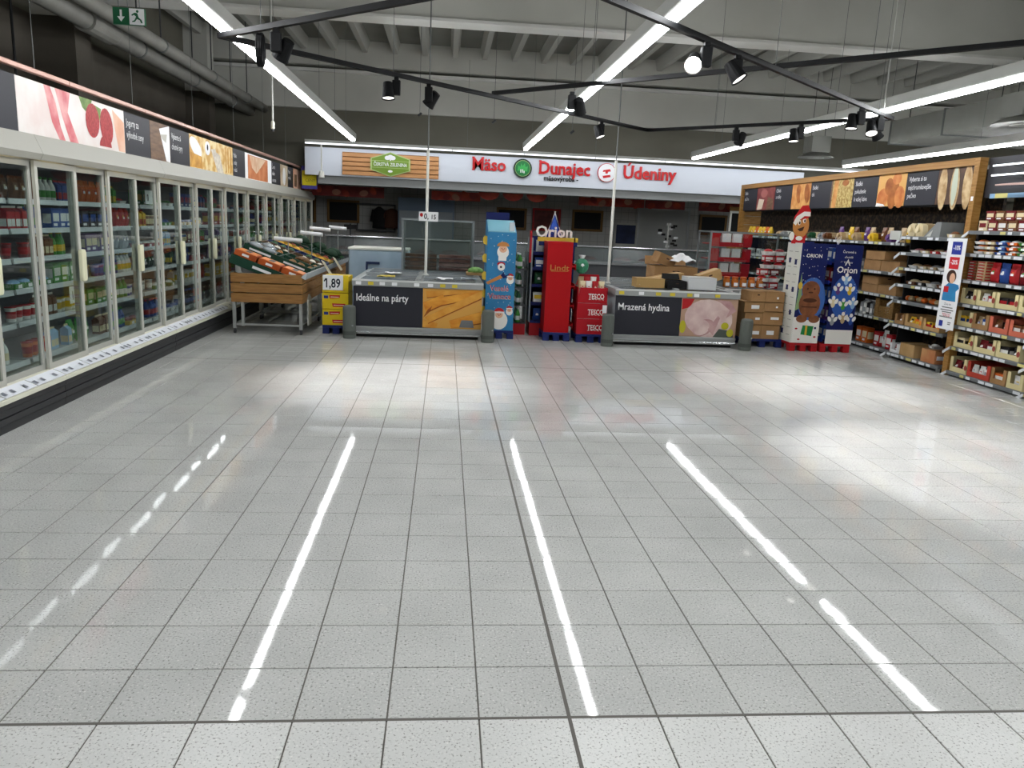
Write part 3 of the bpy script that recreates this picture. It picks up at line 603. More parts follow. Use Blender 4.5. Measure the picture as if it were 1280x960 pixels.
for i, (xa, xb, za, zb, lb) in enumerate(((-4.35, -3.78, 1.38, 2.0, 'framed blackboard half hidden behind the far fridge end'), (-3.5, -2.68, 1.41, 1.98, 'framed blackboard on the tiled wall beyond the vegetable stand'), (.87, 1.67, 1.42, 1.98, 'framed blackboard above the blue festive display'), (2.88, 3.71, 1.46, 2.01, 'framed blackboard right of the red framed poster'), (6.34, 7.1, 1.5, 2.04, 'framed blackboard beside the wooden wall panel at right'))):
    t = thing('blackboard', lb, 'blackboard', (xa, 18.44, za), 0, 'blackboards on the tiled wall'); w_, h = xb-xa, zb-za; f = .06
    MB().box(0, .02, 0, w_, .05, h).obj('slate', BB, t)
    for q in ((0, 0, w_, f), (0, h-f, w_, h), (0, f, f, h-f), (w_-f, f, w_, h-f)): MB().box(q[0], 0, q[1], q[2], .05, q[3]).obj('frame_bar', BF, t)
t = thing('framed_poster', 'dark red framed poster behind the blue star display topper', 'poster', (1.82, 18.42, 1.42)); MB().box(0, .02, 0, .75, .05, .58).obj('print', mat('poster_maroon', '#571a1c', .5, col2='#742a28', scale=6), t)
for q in ((0, 0, .75, .05), (0, .53, .75, .58), (0, .05, .05, .53), (.7, .05, .75, .53)): MB().box(q[0], 0, q[1], q[2], .03, q[3]).obj('frame_bar', RED, t)
MEATP = mat('meat_poster', '#5e1717', .5, col2='#8e2f27', scale=3.2, contrast=(.3, .7)); MEATQ = mat('sausage_poster', '#7c1f19', .5, col2='#b0432b', scale=4)
for (xa, xb, za, zb, m, lb) in ((-4.2, -1.9, 2.02, 2.26, MEATP, 'dark red meat picture band below the sign at the left'), (-.8, .35, 2.05, 2.25, MEATQ, 'red sausage picture band behind the price pole'), (2.7, 4.3, 2.08, 2.27, MEATQ, 'red meat picture band below the smoked goods lettering'), (4.32, 5.3, 2.08, 2.27, MEATP, 'dark picture band next to the red meat band'), (5.65, 7.2, 2.08, 2.3, MEATP, 'picture band under the right end of the sign')):
    t = thing('picture_band', lb, 'poster', (xa, 16.5, za), 0, 'meat picture bands'); MB().box(0, 0, 0, xb-xa, .015, zb-za).obj('board', m, t)
    b = MB(); q = random.Random(int(xa*10))
    for j in range(int((xb-xa)/.22)): b.use((MEATQ, MEATP, mat('poster_fat', '#a8715c', .5))[j % 3]).ell(front(0, -.001, 0), .15+j*.21, (zb-za)*q.uniform(.3, .7), .1, .07, .001+j*.0002, rot=q.uniform(-1, 1))
    b.obj('printed_picture', None, t)
    for s_ in (.1, xb-xa-.1): MB().cyl((s_, .01, zb-za), (s_, .01, 2.75-za), .004, 5).obj('hanging_wire', MGREY, t)
t = thing('bunting', 'red half-round bunting pennants hanging under the sign', 'bunting', (.25, 15.9, 2.25)); MB().cyl((-.1, 0, 0), (1.7, 0, 0), .006, 6).obj('cord', MGREY, t)
for j in range(3):
    p = MB(); p.prism([(.27+j*.55+.24*math.cos(PI+PI*i/12), .0+.17*math.sin(PI+PI*i/12)) for i in range(13)], front(0, 0, 0), -.004, .004); p.obj('pennant', MEATQ, t)
for s_ in (-.1, 1.7): MB().cyl((s_, 0, 0), (s_, 0, .5), .004, 5).obj('hanging_wire', MGREY, t)
# cold room fridges, shelf, coats, menu rack behind the counter
BLU = mat('cold_room_blue', '#7f93a8', .5)
t = thing('cold_cabinet', 'pale blue upright cold cabinet behind the price pole', 'cabinet', (-1.66, 17.9, 0)); MB().box(0, .03, .08, 1.42, .59, 2.1).obj('body', BLU, t)
for j in range(2): d = MB().box(.03+j*.69, 0, .15, .69+j*.69, .03, 1.78).obj('door', mat('cold_door', '#9aa4ab', .4), t); MB().cyl((.62+j*.14, -.02, 1.0), (.62+j*.14, -.02, 1.5), .012, 8).obj('handle', STEEL, d)
MB().box(0, .05, 0, 1.42, .5, .08).obj('plinth', DGREY, t)
t = thing('wall_shelf', 'dark wall shelf with bottles left of the cold cabinet', 'shelf', (-2.75, 18.25, 1.22)); MB().box(0, 0, .66, 1.0, .24, .7).obj('upper_board', DGREY, t); MB().box(0, 0, 0, 1.0, .24, .04).obj('lower_board', DGREY, t)
for s_ in (.02, .98): MB().box(s_-.015, .2, 0, s_+.015, .25, .7).obj('upright', DGREY, t)
def coat(x, y, z, label, m, w_=.17, h=.55):
    o = MB(); n = 12
    o.lathe([(w_*1.05, 0), (w_, .1), (w_*.9, h*.6), (w_*.95, h*.82), (w_*.45, h*.95), (w_*.18, h)], n, Matrix.Translation((x, y, z)) @ Matrix.Diagonal((1, .45, 1, 1)))
    for s_ in (-1, 1): o.cyl((x+s_*w_*.8, y, z+h*.85), (x+s_*w_*1.15, y, z+h*.3), .05, 8, .04)
    return tag(o.obj('hanging_coat', m, smooth=True), label, 'coat', 'coats behind the meat counter')
coat(-2.15, 18.2, 1.3, 'black apron coat hanging on the wall shelf', MBLACK); coat(-1.83, 18.2, 1.32, 'brown coat hanging on the wall shelf beside the cold cabinet', mat('coat_brown', '#4a2d20', .8), .2, .5)
t = thing('wall_poster', 'dark blue poster in white frame beside the price pole', 'poster', (4.02, 18.42, 1.1)); MB().box(0, 0, 0, .64, .04, .62).obj('frame', GREYW, t); MB().box(.06, -.006, .08, .58, -.001, .57).obj('print', mat('poster_navy', '#1c2745', .5, col2='#27345a', scale=4), t)
t = thing('cold_room_door', 'white cold room door in the tiled wall', 'door', (4.7, 18.42, 0)); MB().box(0, 0, 0, 1.3, .05, 2.1).obj('leaf', mat('door_grey_white', '#a9aba9', .5), t)
for q in ((-.06, 0, 0, 2.16), (1.3, 0, 1.36, 2.16), (0, 2.1, 1.3, 2.16)): MB().box(q[0], -.02, q[1], q[2], .05, q[3]).obj('frame_bar', SILVER, t)
MB().box(1.1, -.05, .95, 1.2, -.001, 1.1).obj('handle', STEEL, t)
t = thing('card_rack', 'white stand fanned with small dark cards on the counter', 'rack', (4.72, 16.2, 0)); MB().box(0, 0, 0, .34, .25, 1.12).obj('foot', GREYW, t); MB().cyl((.17, .12, 1.12), (.17, .12, 1.75), .02, 8).obj('post', GREYW, t)
q = random.Random(8)
for j in range(16):
    a, z = q.uniform(0, 2*PI), 1.2+.035*j; cxx, cyy = .17+.2*math.cos(a), .12+.06*math.sin(a)
    c = MB(); c.use(MBLACK if j % 3 else PAPER).box(cxx-.05, cyy-.004, z-.025, cxx+.05, cyy+.004, z+.025); c.obj('card', None, t)
t = thing('wall_panel', 'tall wooden wall panel beyond the bread shelves', 'panel', (6.25, 16.0, 0))
for j in range(11): MB().box(0, 0, j*.2+.004, .95, .03, j*.2+.196).obj('plank', WOOD, t)
b = MB().box(0, -.02, 1.45, .05, 0, 2.1); b.box(.24, -.02, 1.45, .29, 0, 2.1); b.box(.05, -.02, 2.05, .24, 0, 2.1); b.obj('white_frame', WHITE, t); MB().box(.05, -.01, 1.45, .24, -.002, 2.05).obj('dark_opening', MBLACK, t)
for (x, z) in ((-2.55, .78), (.75, .78)):
    t = thing('counter_scale', 'dark weighing scale on a pole, %s part of the meat counter' % ('left' if x < 0 else 'middle'), 'scale', (x, 15.35, 1.0)); MB().box(-.15, -.15, .1, .15, .15, .16).obj('platform', DGREY, t); MB().cyl((0, .1, .16), (0, .1, .42), .02, 8).obj('pole', DGREY, t); MB().box(-.14, .07, .3, .14, .12, .4).obj('display', MBLACK, t); MB().box(-.1, -.1, -.16, .1, .1, .1).obj('foot', DGREY, t)
# ------------------------------------------------------------------ vegetable stand: slatted bins on castors, green crates on a slope
LEGM = mat('stand_leg_grey', '#9b9d9b', .4, .3); CRATE = mat('crate_green', '#12392a', .5); CLEAR = mat('clear_film', '#b8c0c4', .25)
PL = mat('bin_plank', '#9a7140', .55, col2='#835d32', scale=5, stretch=(1, 1, 9), detail=5)
def veg_stand(y0, L, label):
    t = thing('vegetable_stand', label, 'stand', (-3.23, y0, 0), 0, 'vegetable stands'); W = .92
    for x in (.03, W-.03):
        for y in (.04, L-.04):
            l = MB().box(x-.02, y-.02, .07, x+.02, y+.02, .45).obj('leg', LEGM, t); MB().cyl((x-.012, y, .033), (x+.012, y, .033), .033, 12).obj('castor', DGREY, l)
    for x in (.14,): MB().box(x-.018, .02, .1, x+.018, .06, .45).obj('brace', LEGM, t)
    MB().box(.03, .03, .11, W-.03, .055, .135).obj('cross_bar', LEGM, t); MB().box(.03, L-.055, .11, W-.03, L-.03, .135).obj('cross_bar', LEGM, t)
    for x in (.03, W-.055): MB().box(x, .055, .11, x+.025, L-.055, .135).obj('cross_bar', LEGM, t)
    for j in range(3):
        z = .42+j*.13
        MB().box(0, 0, z, W, .02, z+.118).obj('plank', PL, t, bevel=.004); MB().box(W-.02, .022, z, W, L-.02, z+.118).obj('plank', PL, t, bevel=.004)
        MB().box(0, L-.02, z, W, L, z+.118).obj('plank', PL, t, bevel=.004); MB().box(0, .022, z, .02, L-.02, z+.118).obj('plank', PL, t, bevel=.004)
    MB().box(.02, .02, .45, W-.02, L-.02, .47).obj('bin_floor', DGREY, t)
    # sloping support frame and the clear price rail along its low edge
    for y in (.1, L-.12): MB().prism([(.04, .80), (.88, .70), (.88, .73), (.04, 1.02)], front(0, y, 0), -.03, 0).obj('slope_bracket', LEGM, t)
    MB().prism([(W-.02, .77), (W+.04, .74), (W+.06, .82), (W+.045, .825)], Matrix(((1, 0, 0, 0), (0, 0, 1, 0), (0, 1, 0, 0), (0, 0, 0, 1))), 0, L).obj('price_rail', CLEAR, t)
    return t
veg_stand(8.16, 1.55, 'slatted wooden vegetable stand on castors nearest the freezers'); veg_stand(9.73, 1.55, 'second slatted wooden vegetable stand behind the near one'); veg_stand(11.3, 1.4, 'farthest slatted wooden vegetable stand')
tilt = math.radians(20)
def slope(x, y, up):     # frame on the sloping rack: local x down the slope (towards the aisle), y along the run
    return Matrix.Translation((x, y, up)) @ Matrix.Rotation(tilt, 4, 'Y')
def crate(y, w_, label, content, top=1.0, CRATE=CRATE):
    M = slope(-3.2, y, top)
    t = thing('vegetable_crate', label, 'crate', M.translation, 0, 'vegetable crates on the stands'); t.rotation_euler = (0, tilt, 0)
    Lx, h = .94, .12
    MB().box(0, .0, -.02, Lx, w_, 0).obj('crate_floor', CRATE, t)
    for (a, b_, c, d) in ((0, 0, Lx, .02), (0, w_-.02, Lx, w_), (0, .02, .02, w_-.02), (Lx-.02, .02, Lx, w_-.02), (.46, .02, .48, w_-.02)):
        MB().box(a, b_, 0, c, d, h).obj('crate_side', CRATE, t)
    for sx_ in (.08, .56): MB().box(sx_, -.004, .06, sx_+.3, -.001, .085).obj('label_slot', PAPER, t)
    cm, nm = content
    q = random.Random(int(y*100))
    k = 0
    for xi in range(7):
        for yi in range(max(2, int(w_/.13))):
            r = q.uniform(.05, .062); p = M @ Vector((.07+xi*.133 + (.02 if xi > 3 else 0), .075+yi*(w_-.14)/max(1, int(w_/.13)-1), .055+q.uniform(0, .02)))
            if abs(.07+xi*.133-.47) < .06: continue
            o = MB(); o.sphere((0, 0, 0), (r, r*q.uniform(.85, 1), r*.85), 10, 7); o.cyl((0, 0, r*.8), (0, 0, r*.98), .006, 5)
            ob = o.obj(nm.replace(' ', '_'), cm, None, smooth=True, loc=p); k += 1
            tag(ob, '%s, %s piece from the wall in the %s' % (nm, nth(k), CR[label]), 'vegetable', 'loose vegetables in the crates')
    return t
CR = {}
VEG = [(mat('veg_potato', '#8a6d44', .7, col2='#7a5c38', scale=14), 'brown potato'), (mat('veg_onion', '#b5813c', .4, col2='#8e5a28', scale=8), 'golden onion'), (mat('veg_cucumber', '#2f5a2c', .4), 'green pepper'), (mat('veg_white', '#c9c6b6', .6), 'white turnip'), (mat('veg_yellow', '#c79a2e', .4), 'yellow apple'), (mat('veg_red', '#8e2a20', .4), 'red pepper'), (mat('veg_dark', '#3d2f26', .6), 'dark beetroot')]
specs = [(8.66, .40, 'green crate of potatoes behind the orange cartons', 'second crate', 0), (9.10, .40, 'green crate of golden onions with clear film beside it', 'third crate', 1), (9.54, .40, 'brown crate of turnips in the middle of the stands', 'fourth crate', 3), (9.98, .40, 'blue crate of green peppers past the middle', 'fifth crate', 2), (10.42, .40, 'yellow crate of yellow apples', 'sixth crate', 4), (10.86, .40, 'green crate of red peppers', 'seventh crate', 5), (11.3, .40, 'green crate of beetroots', 'eighth crate', 6), (11.76, .5, 'last green crate at the far end of the stands', 'last crate', 2)]
for y, w_, lb, short, vi in specs:
    CR[lb] = short; crate(y, w_, lb, VEG[vi], 1.06, {9.98: mat('crate_blue', '#1d2c58', .5), 10.42: mat('crate_yellow', '#b08d2e', .5), 9.54: mat('crate_brown', '#5a4630', .6)}.get(y, CRATE))
# the near crate lies low with three orange cartons on it
M = slope(-3.25, 8.2, .95)
t = thing('vegetable_crate', 'empty low green crate under the orange cartons', 'crate', M.translation, 0, 'vegetable crates on the stands'); t.rotation_euler = (0, tilt, 0)
MB().box(0, 0, -.02, .96, .40, 0).obj('crate_floor', CRATE, t)
for (a, b_, c, d) in ((0, 0, .96, .02), (0, .38, .96, .4), (0, .02, .02, .38), (.94, .02, .96, .38)): MB().box(a, b_, 0, c, d, .1).obj('crate_side', CRATE, t)
MB().box(.3, -.005, .02, .55, -.001, .055).obj('label_slot', PAPER, t); MB().prism([(.1, -.02), (.16, -.02), (.3, -.24), (.24, -.24)], front(0, 0, 0), 0, .02).obj('strut', LEGM, t)
OR = mat('carton_orange', '#b5541d', .5, col2='#9c451a', scale=6)
for j in range(3):
    Mj = M @ Matrix.Translation((.02+j*.318, .03, .102))
    o = MB(); o.use(OR).box(0, 0, 0, .29, .3, .075); o.use(mat('carton_orange_light', '#cf7f3e', .5)).box(.02, .02, .075, .27, .28, .082); o.use(PAPER).rect(front(0, -.001, 0), .1, .02, .19, .05, 0); o.use(DGREY).box(.11, .05, .082, .18, .25, .083)
    ob = o.obj('fruit_carton'); ob.matrix_world = Mj; tag(ob, 'orange fruit carton, %s of three on the sloping crate' % ('highest', 'middle', 'lowest')[j], 'carton', 'orange fruit cartons')
# film wrapped goods, blue and yellow packs lying over the crates
FILM = pane_mat('wrap_film', '#dde6ea', .15, haze=.35, hazecol='#cfd6da')
def lying(name, y, xs_, w_, l, m, label, cat, h=.05, up=.19):
    o = MB(); o.use(m).sphere((0, 0, 0), (l/2, w_/2, h), 12, 6); o.box(-l/2-.02, -w_*.3, -.004, l/2+.02, w_*.3, .004)
    ob = o.obj(name, None, None, smooth=True); ob.matrix_world = slope(-3.2, y, 1.06) @ Matrix.Translation((xs_, w_/2, up)); return tag(ob, label, cat)
for y, xs_, m, lb in ((8.70, .12, FILM, 'wall side bundle in clear film on the potatoes crate'), (8.72, .30, FILM, 'middle bundle in clear film on the potatoes crate'), (9.14, .2, FILM, 'bundle in clear film on the onions crate'), (9.14, .72, mat('mesh_net_brown', '#7a5a34', .6, col2='#54391f', scale=30), 'brown netted bundle low on the onions crate')): lying('film_bundle', y, xs_, .24, .2, m, lb, 'bundle', .045, .13)
for y, xs_, lb in ((11.74, .2, 'wall side bunch of dark leafy greens on the last crate'), (11.86, .5, 'middle bunch of dark leafy greens on the last crate'), (11.8, .78, 'aisle side bunch of dark leafy greens on the last crate'), (11.36, .78, 'small bunch of greens over the beetroots')): lying('leaf_bunch', y, xs_, .28, .26, mat('bunch_green', '#1d4028', .7, col2='#122a1c', scale=20), lb, 'greens', .08, .15)
for i, (x, y, z, L, lb) in enumerate(((-2.95, 9.52, 1.22, .4, 'low white price tube above the turnip crate'), (-2.72, 10.35, 1.3, .34, 'white price tube above the yellow apples'), (-2.72, 11.2, 1.36, .34, 'white price tube above the beetroots'), (-2.5, 11.9, 1.38, .3, 'white price tube at the far end of the stands'))):
    t = thing('price_tube', lb, 'sign', (x, y, z), 0, 'white price tubes on the vegetable stands'); MB().cyl((0, 0, 0), (L, 0, -.02), .032, 10).obj('tube', PAPER, t); MB().cyl((L*.5, 0, -.01), (L*.5, .02, -.42), .008, 6).obj('stalk', LEGM, t)
MB_ = MB().prism([(.02, 0), (.06, -.02), (.18, -.2), (.15, -.22), (.05, -.05)], front(0, 0, 0), -.012, .012)
for i, (x, y) in enumerate(((-2.3, 9.55), (-2.28, 10.6))):
    ob = MB_.obj('price_tongue', mat('tag_cream', '#d8d2bb', .5), None, loc=(x, y, .93)); tag(ob, '%s cream price tongue bent over the stand edge' % ('nearer' if i == 0 else 'farther'), 'tag', 'price tongues')
tag(MB().use(GREYW).prism([(-.12, 0), (.12, 0), (.12, .36), (0, .42), (-.12, .36)], east(0, 0, 0), 0, .02).use(MGREY).cyl((.021, 0, .3), (.021, 0, .33), .02, 8).obj('bag_dispenser', None, None, loc=(-2.31, 8.62, .09)), 'white bag dispenser hanging under the near vegetable stand', 'dispenser')

# ------------------------------------------------------------------ yellow stack of cartons with the price 1,89
FURW = mat('print_cream', '#e4dccb', .5)
YEL = mat('carton_yellow', '#d6b914', .5); PALB = mat('pallet_blue', '#12235f', .5); PALR = mat('pallet_red', '#a8151d', .5)
def quarter_pallet(x0, y0, w_, d, m, label, name='quarter_pallet'):
    t = thing(name, label, 'pallet', (x0, y0, 0), 0)
    MB().box(0, 0, .085, w_, d, .12).obj('deck', m, t, bevel=.004)
    for x in (0, w_/2-.045, w_-.09):
        for y in (0, d-.09): MB().box(x, y, 0, x+.09, y+.09, .085).obj('foot', m, t, bevel=.004)
    return t
quarter_pallet(-2.09, 8.4, .36, .5, PALB, 'dark blue pallet under the yellow carton stack')
for j in range(3):
    t = thing('yellow_carton', ('lowest yellow carton with red lettering on the blue pallet', 'middle yellow carton with red lettering', 'top yellow carton carrying the price board')[j], 'carton', (-2.09, 8.4, .121+j*.222), 0, 'yellow cartons')
    MB().box(0, 0, 0, .35, .48, .215).obj('carton', YEL, t, bevel=.003)
    M = front(0, -.001, 0); b = MB(); b.use(RED).flat([(.1, .14), (.23, .15), (.24, .19), (.09, .185)], M, .0005); b.flat([(.14, .03), (.3, .03), (.31, .075), (.13, .075)], M, .0005); b.use(FURW).rect(M, .11, .158, .22, .166, .001); b.rect(M, .15, .048, .29, .056, .001); b.use(BLUEP).rect(M, .02, .14, .08, .18, .0005); b.obj('printed_patches', None, t)
t = thing('price_board', 'white price board reading 1,89 on the yellow cartons', 'sign', (-2.08, 8.385, .60)); MB().box(0, 0, 0, .27, .008, .2).obj('board', PAPER, t); MB().text('1,89', front(0, -.001, 0), .02, .035, .17, .001, xs=.74, bold=.02).flat([(.012, .118), (.034, .156), (.048, .156), (.048, .140), (.024, .110)], front(0, -.001, 0), .0012).obj('lettering', mat('price_ink', '#15202e', .6), t); MB().box(.27, .004, .0, .34, .008, .2).obj('yellow_flap', YEL, t)

# ------------------------------------------------------------------ island freezers
FRIM = mat('freezer_rim', '#9a9d9c', .4, .2); FRG = mat('freezer_inside', '#8f989c', .5); LID = pane_mat('freezer_lid_glass', '#c9d4d6', .08, haze=.22, hazecol='#a3adb2')
FRIES = mat('print_fries', '#c8791f', .5, col2='#e2a23c', scale=4, stretch=(1, 1, 2.5)); FRD = mat('print_fries_dark', '#7c3f12', .5, col2='#a85c1c', scale=8); CHICK = mat('print_chicken', '#c2a3a0', .5, col2='#d9c4bd', scale=5); CHICKD = mat('print_chicken_shade', '#a97f80', .5, col2='#c09c98', scale=6)
def freezer(x0, x1, y0, depth, label, lines, picture):
    w_ = x1-x0
    t = thing('island_freezer', label, 'freezer', (x0, y0, 0), 0, 'island freezers'); h = .77
    MB().box(.05, .06, 0, w_-.05, depth-.05, .05).obj('plinth', MBLACK, t)
    MB().box(.0, .0, .045, w_, depth, .075).obj('bumper_rail', STEEL, t, bevel=.006); MB().box(.01, .012, .075, w_-.01, depth, .105).obj('bumper_rail', FRIM, t); MB().box(.004, .004, .105, w_-.004, depth, .145).obj('bumper_rail', FRIM, t, bevel=.006)
    MB().box(.015, .03, .145, w_-.015, depth-.02, .69).obj('body', FRG, t)
    b = MB()
    for q in ((0, 0, w_, .09), (0, depth-.09, w_, depth), (0, .09, .07, depth-.09), (w_-.07, .09, w_, depth-.09)): b.box(q[0], q[1], .69, q[2], q[3], h)
    b.obj('top_rim', FRIM, t); MB().box(.0, -.008, .755, w_, .012, .775).obj('front_edge', mat('edge_white', '#cfd2d0', .35), t)
    MB().box(w_/2-.03, .09, .70, w_/2+.03, depth-.09, h+.03).obj('centre_spine', FRIM, t)
    for s_ in (0, 1):
        xa, xb = (.07, w_/2-.03) if s_ == 0 else (w_/2+.03, w_-.07)
        for k in range(2):
            ya, yb = .09+k*(depth-.18)/2, .09+(k+1)*(depth-.18)/2; z = h-.012+k*.02
            l = MB().box(xa+.02, ya+.02, z, xb-.02, yb-.02, z+.004).obj('lid_glass', LID, t); f = MB()
            for q in ((xa, ya, xb, ya+.025), (xa, yb-.025, xb, yb), (xa, ya+.025, xa+.025, yb-.025), (xb-.025, ya+.025, xb, yb-.025)): f.box(q[0], q[1], z-.004, q[2], q[3], z+.012)
            f.obj('lid_frame', SILVER, l)
            for k2 in range(3): MB().box(xa+.025, ya+.1+k2*.28, z+.005, xb-.025, ya+.115+k2*.28, z+.011).obj('lid_rib', SILVER, l)
    sp = w_*.535
    M = front(0, .028, 0)
    MB().box(.015, .02, .15, sp, .03, .685).obj('slate_panel', NAVYP, t); MB().text(lines, front(0, .02, 0), .05, .49, .135, .001, xs=.8 if len(lines) > 14 else .86, bold=.012).obj('lettering', PWHITE, t)
    pn = MB().box(sp+.004, .02, .15, w_-.015, .03, .685).obj('picture_panel', picture[0], t); b = MB(); picture[1](b, front(sp, .02, .15), w_-.015-sp, .535); b.obj('printed_picture', None, pn)
    b = MB(); q = random.Random(int(x0*7)+40); x = .05
    while x < w_-.3: MB().box(x, -.012, .705, x+.07, -.001, .748).obj('price_tag', PAPER if q.random() < .6 else mat('tag_yellow', '#cdb93a', .5), t); x += q.uniform(.09, .3)
    return t
def pic_fries(b, M, w_, h):
    FP = mat('print_fries_pale', '#dba044', .5, col2='#c9842a', scale=6)
    def strip(x0, y0, x1, y1, t0, t1, m, d):
        # one fry: a long bar with a lighter upper face and a darker lower edge
        dx, dy = x1-x0, y1-y0; L = math.hypot(dx, dy); nx, ny = -dy/L, dx/L
        cl = lambda p: (min(max(p[0], .006), w_-.002), min(max(p[1], .002), h-.002))
        b.use(FRD).flat([cl(p) for p in ((x0-nx*t0, y0-ny*t0), (x1-nx*t1, y1-ny*t1), (x1+nx*t1, y1+ny*t1), (x0+nx*t0, y0+ny*t0))], M, d)
        b.use(m).flat([cl(p) for p in ((x0-nx*t0*.75, y0-ny*t0*.75), (x1-nx*t1*.8, y1-ny*t1*.8), (x1+nx*t1*.98, y1+ny*t1*.98), (x0+nx*t0*.98, y0+ny*t0*.98))], M, d+.0005)
    strip(.05, .45, .75, .56, .05, .06, FP, .001); strip(.02, .27, .30, .40, .08, .07, FRIES, .002); strip(.25, .36, .80, .50, .06, .07, FRIES, .003); strip(.0, .05, .2, .02, .06, .05, FP, .0035)
    strip(.38, .04, .85, .16, .07, .09, FRIES, .004); strip(.06, .10, .85, .50, .05, .10, FP, .005); b.use(FRD).flat([(.015, .14), (.10, .22), (.13, .30), (.07, .25)], M, .0065)
    b.use(mat('print_badge_grey', '#6d6f70', .5)).flat([(.5, .02), (.7, .02), (.68, .12), (.53, .12)], M, .007)
def pic_chicken(b, M, w_, h):
    b.use(RED).flat([(.01, h-.16), (.12, h-.13), (.18, h-.01), (.01, h-.01)], M, .0005); b.use(CHICK).ell(M, w_*.5, h*.48, w_*.43, h*.5, .001, rot=-.15); b.use(CHICKD).flat([(w_*.62, h*.98), (w_*.86, h*.95), (w_*.98, h*.7), (w_*.8, h*.5), (w_*.86, h*.72)], M, .0016)
    b.ell(M, w_*.42, h*.24, w_*.2, h*.2, .0018, rot=.5); b.use(CHICK).ell(M, w_*.38, h*.24, w_*.15, h*.2, .002, rot=.5); b.use(CHICKD).flat([(w_*.5, h*.2), (w_*.66, h*.56), (w_*.7, h*.5), (w_*.6, .02)], M, .0022)
    b.use(mat('print_leaf_grey', '#4f5750', .5)).flat([(w_*.6, 0), (w_*.96, 0), (w_*.96, h*.16), (w_*.7, h*.22)], M, .0024); b.use(mat('print_lemon', '#b9b228', .5)).ell(M, w_*.8, h*.3, .055, .05, .0028); b.ell(M, w_*.9, h*.12, .05, .055, .003); b.ell(M, .04, h*.25, .045, .09, .0028)
freezer(-1.67, .08, 8.2, 2.3, 'island freezer with fries picture lettered Ideálne na párty', 'Ideálne na párty', (mat('print_fries_ground', '#cf9a48', .5), pic_fries))
freezer(1.89, 3.66, 8.2, 2.3, 'island freezer with chicken picture lettered Mrazená hydina', 'Mrazená hydina', (mat('print_chicken_ground', '#b08f78', .5), pic_chicken))
freezer(3.72, 5.2, 9.0, 2.2, 'island freezer behind the cardboard boxes, partly hidden', ' ', (NAVYP, lambda b, M, w_, h: b.use(NAVYP).rect(M, .01, .01, w_-.01, h-.01, .001)))
BUMP = mat('bumper_grey', '#5d625d', .6)
for i, (x, lb) in enumerate(((-1.69, 'grey corner bumper post beside the yellow cartons'), (.15, 'grey corner bumper post before the blue festive display'), (1.79, 'grey corner bumper post before the red stepped display'), (3.74, 'grey corner bumper post beside the cardboard boxes'))):
    t = thing('bumper_post', lb, 'bumper', (x, 8.075, 0), 0, 'grey bumper posts'); b = MB(); b.lathe([(.082, 0), (.085, .012), (.085, .40), (.08, .425), (.06, .437)], 16); b.obj('post', BUMP, t, smooth=False)
    MB().lathe([(.087, .05), (.087, .1)], 16, cap=False).obj('foot_band', mat('bumper_band', '#4c514c', .6), t); MB().cyl((.05, -.07, .18), (.052, -.09, .18), .012, 8).obj('bolt', STEEL, t)
for i, (x, z0, lb) in enumerate(((-.72, .80, 'thin white ceiling pole rising from the fries freezer'), (1.95, .78, 'thin white ceiling pole rising from the poultry freezer'))):
    t = thing('ceiling_pole', lb, 'pole', (x, 9.02, z0), 0, 'white ceiling poles'); MB().cyl((0, 0, 0), (0, 0, 1.75), .02, 10).obj('lower_tube', WHITE, t); MB().cyl((0, 0, 1.75), (0, 0, 5.12-z0), .009, 8).obj('upper_rod', MGREY, t); MB().lathe([(.045, 0), (.045, .012), (.02, .03)], 12).obj('flange', GREYW, t)
t = thing('price_board', 'small white price board reading 0,15 clipped to the white pole', 'sign', (-.83, 8.99, 1.565)); MB().box(0, 0, 0, .27, .008, .13).obj('board', PAPER, t); MB().text('0,', front(0, -.001, 0), .07, .03, .11, xs=.85, bold=.02).obj('lettering', MBLACK, t); b = MB(); b.text('15', front(0, -.001, 0), .165, .03, .09, xs=.85, bold=.02); b.obj('lettering', MBLACK, t); MB().ell(front(0, -.001, 0), .035, .085, .022, .028, .0005).obj('red_dot', RED, t)
# loose things lying on the fries freezer
for i, (x, y, m, lb) in enumerate(((-1.2, 9.3, PAPER, 'white paper lying on the left freezer lid'), (-1.25, 8.6, mat('bag_yellow', '#c4b24a', .5), 'crumpled yellow bag on the fries freezer rim'), (-.45, 8.55, PAPER, 'crumpled white receipt near the freezer spine'), (-.1, 8.75, CLEAR, 'crumpled clear film at the right of the fries freezer'))):
    o = MB(); q = random.Random(i); n = 7
    pts = [(dx*.04-.12, dy*.03-.09, q.uniform(0, .02)) for dy in range(n) for dx in range(n)]
    o.add(pts, [(j*n+k, j*n+k+1, (j+1)*n+k+1, (j+1)*n+k) for j in range(n-1) for k in range(n-1)]); o.add([(p[0], p[1], p[2]-.004) for p in pts], [(j*n+k, (j+1)*n+k, (j+1)*n+k+1, j*n+k+1) for j in range(n-1) for k in range(n-1)])
    tag(o.obj(('paper_sheet', 'plastic_bag', 'receipt', 'plastic_film')[i], m, None, loc=(x, y, .792)), lb, ('paper', 'bag', 'paper', 'film')[i])
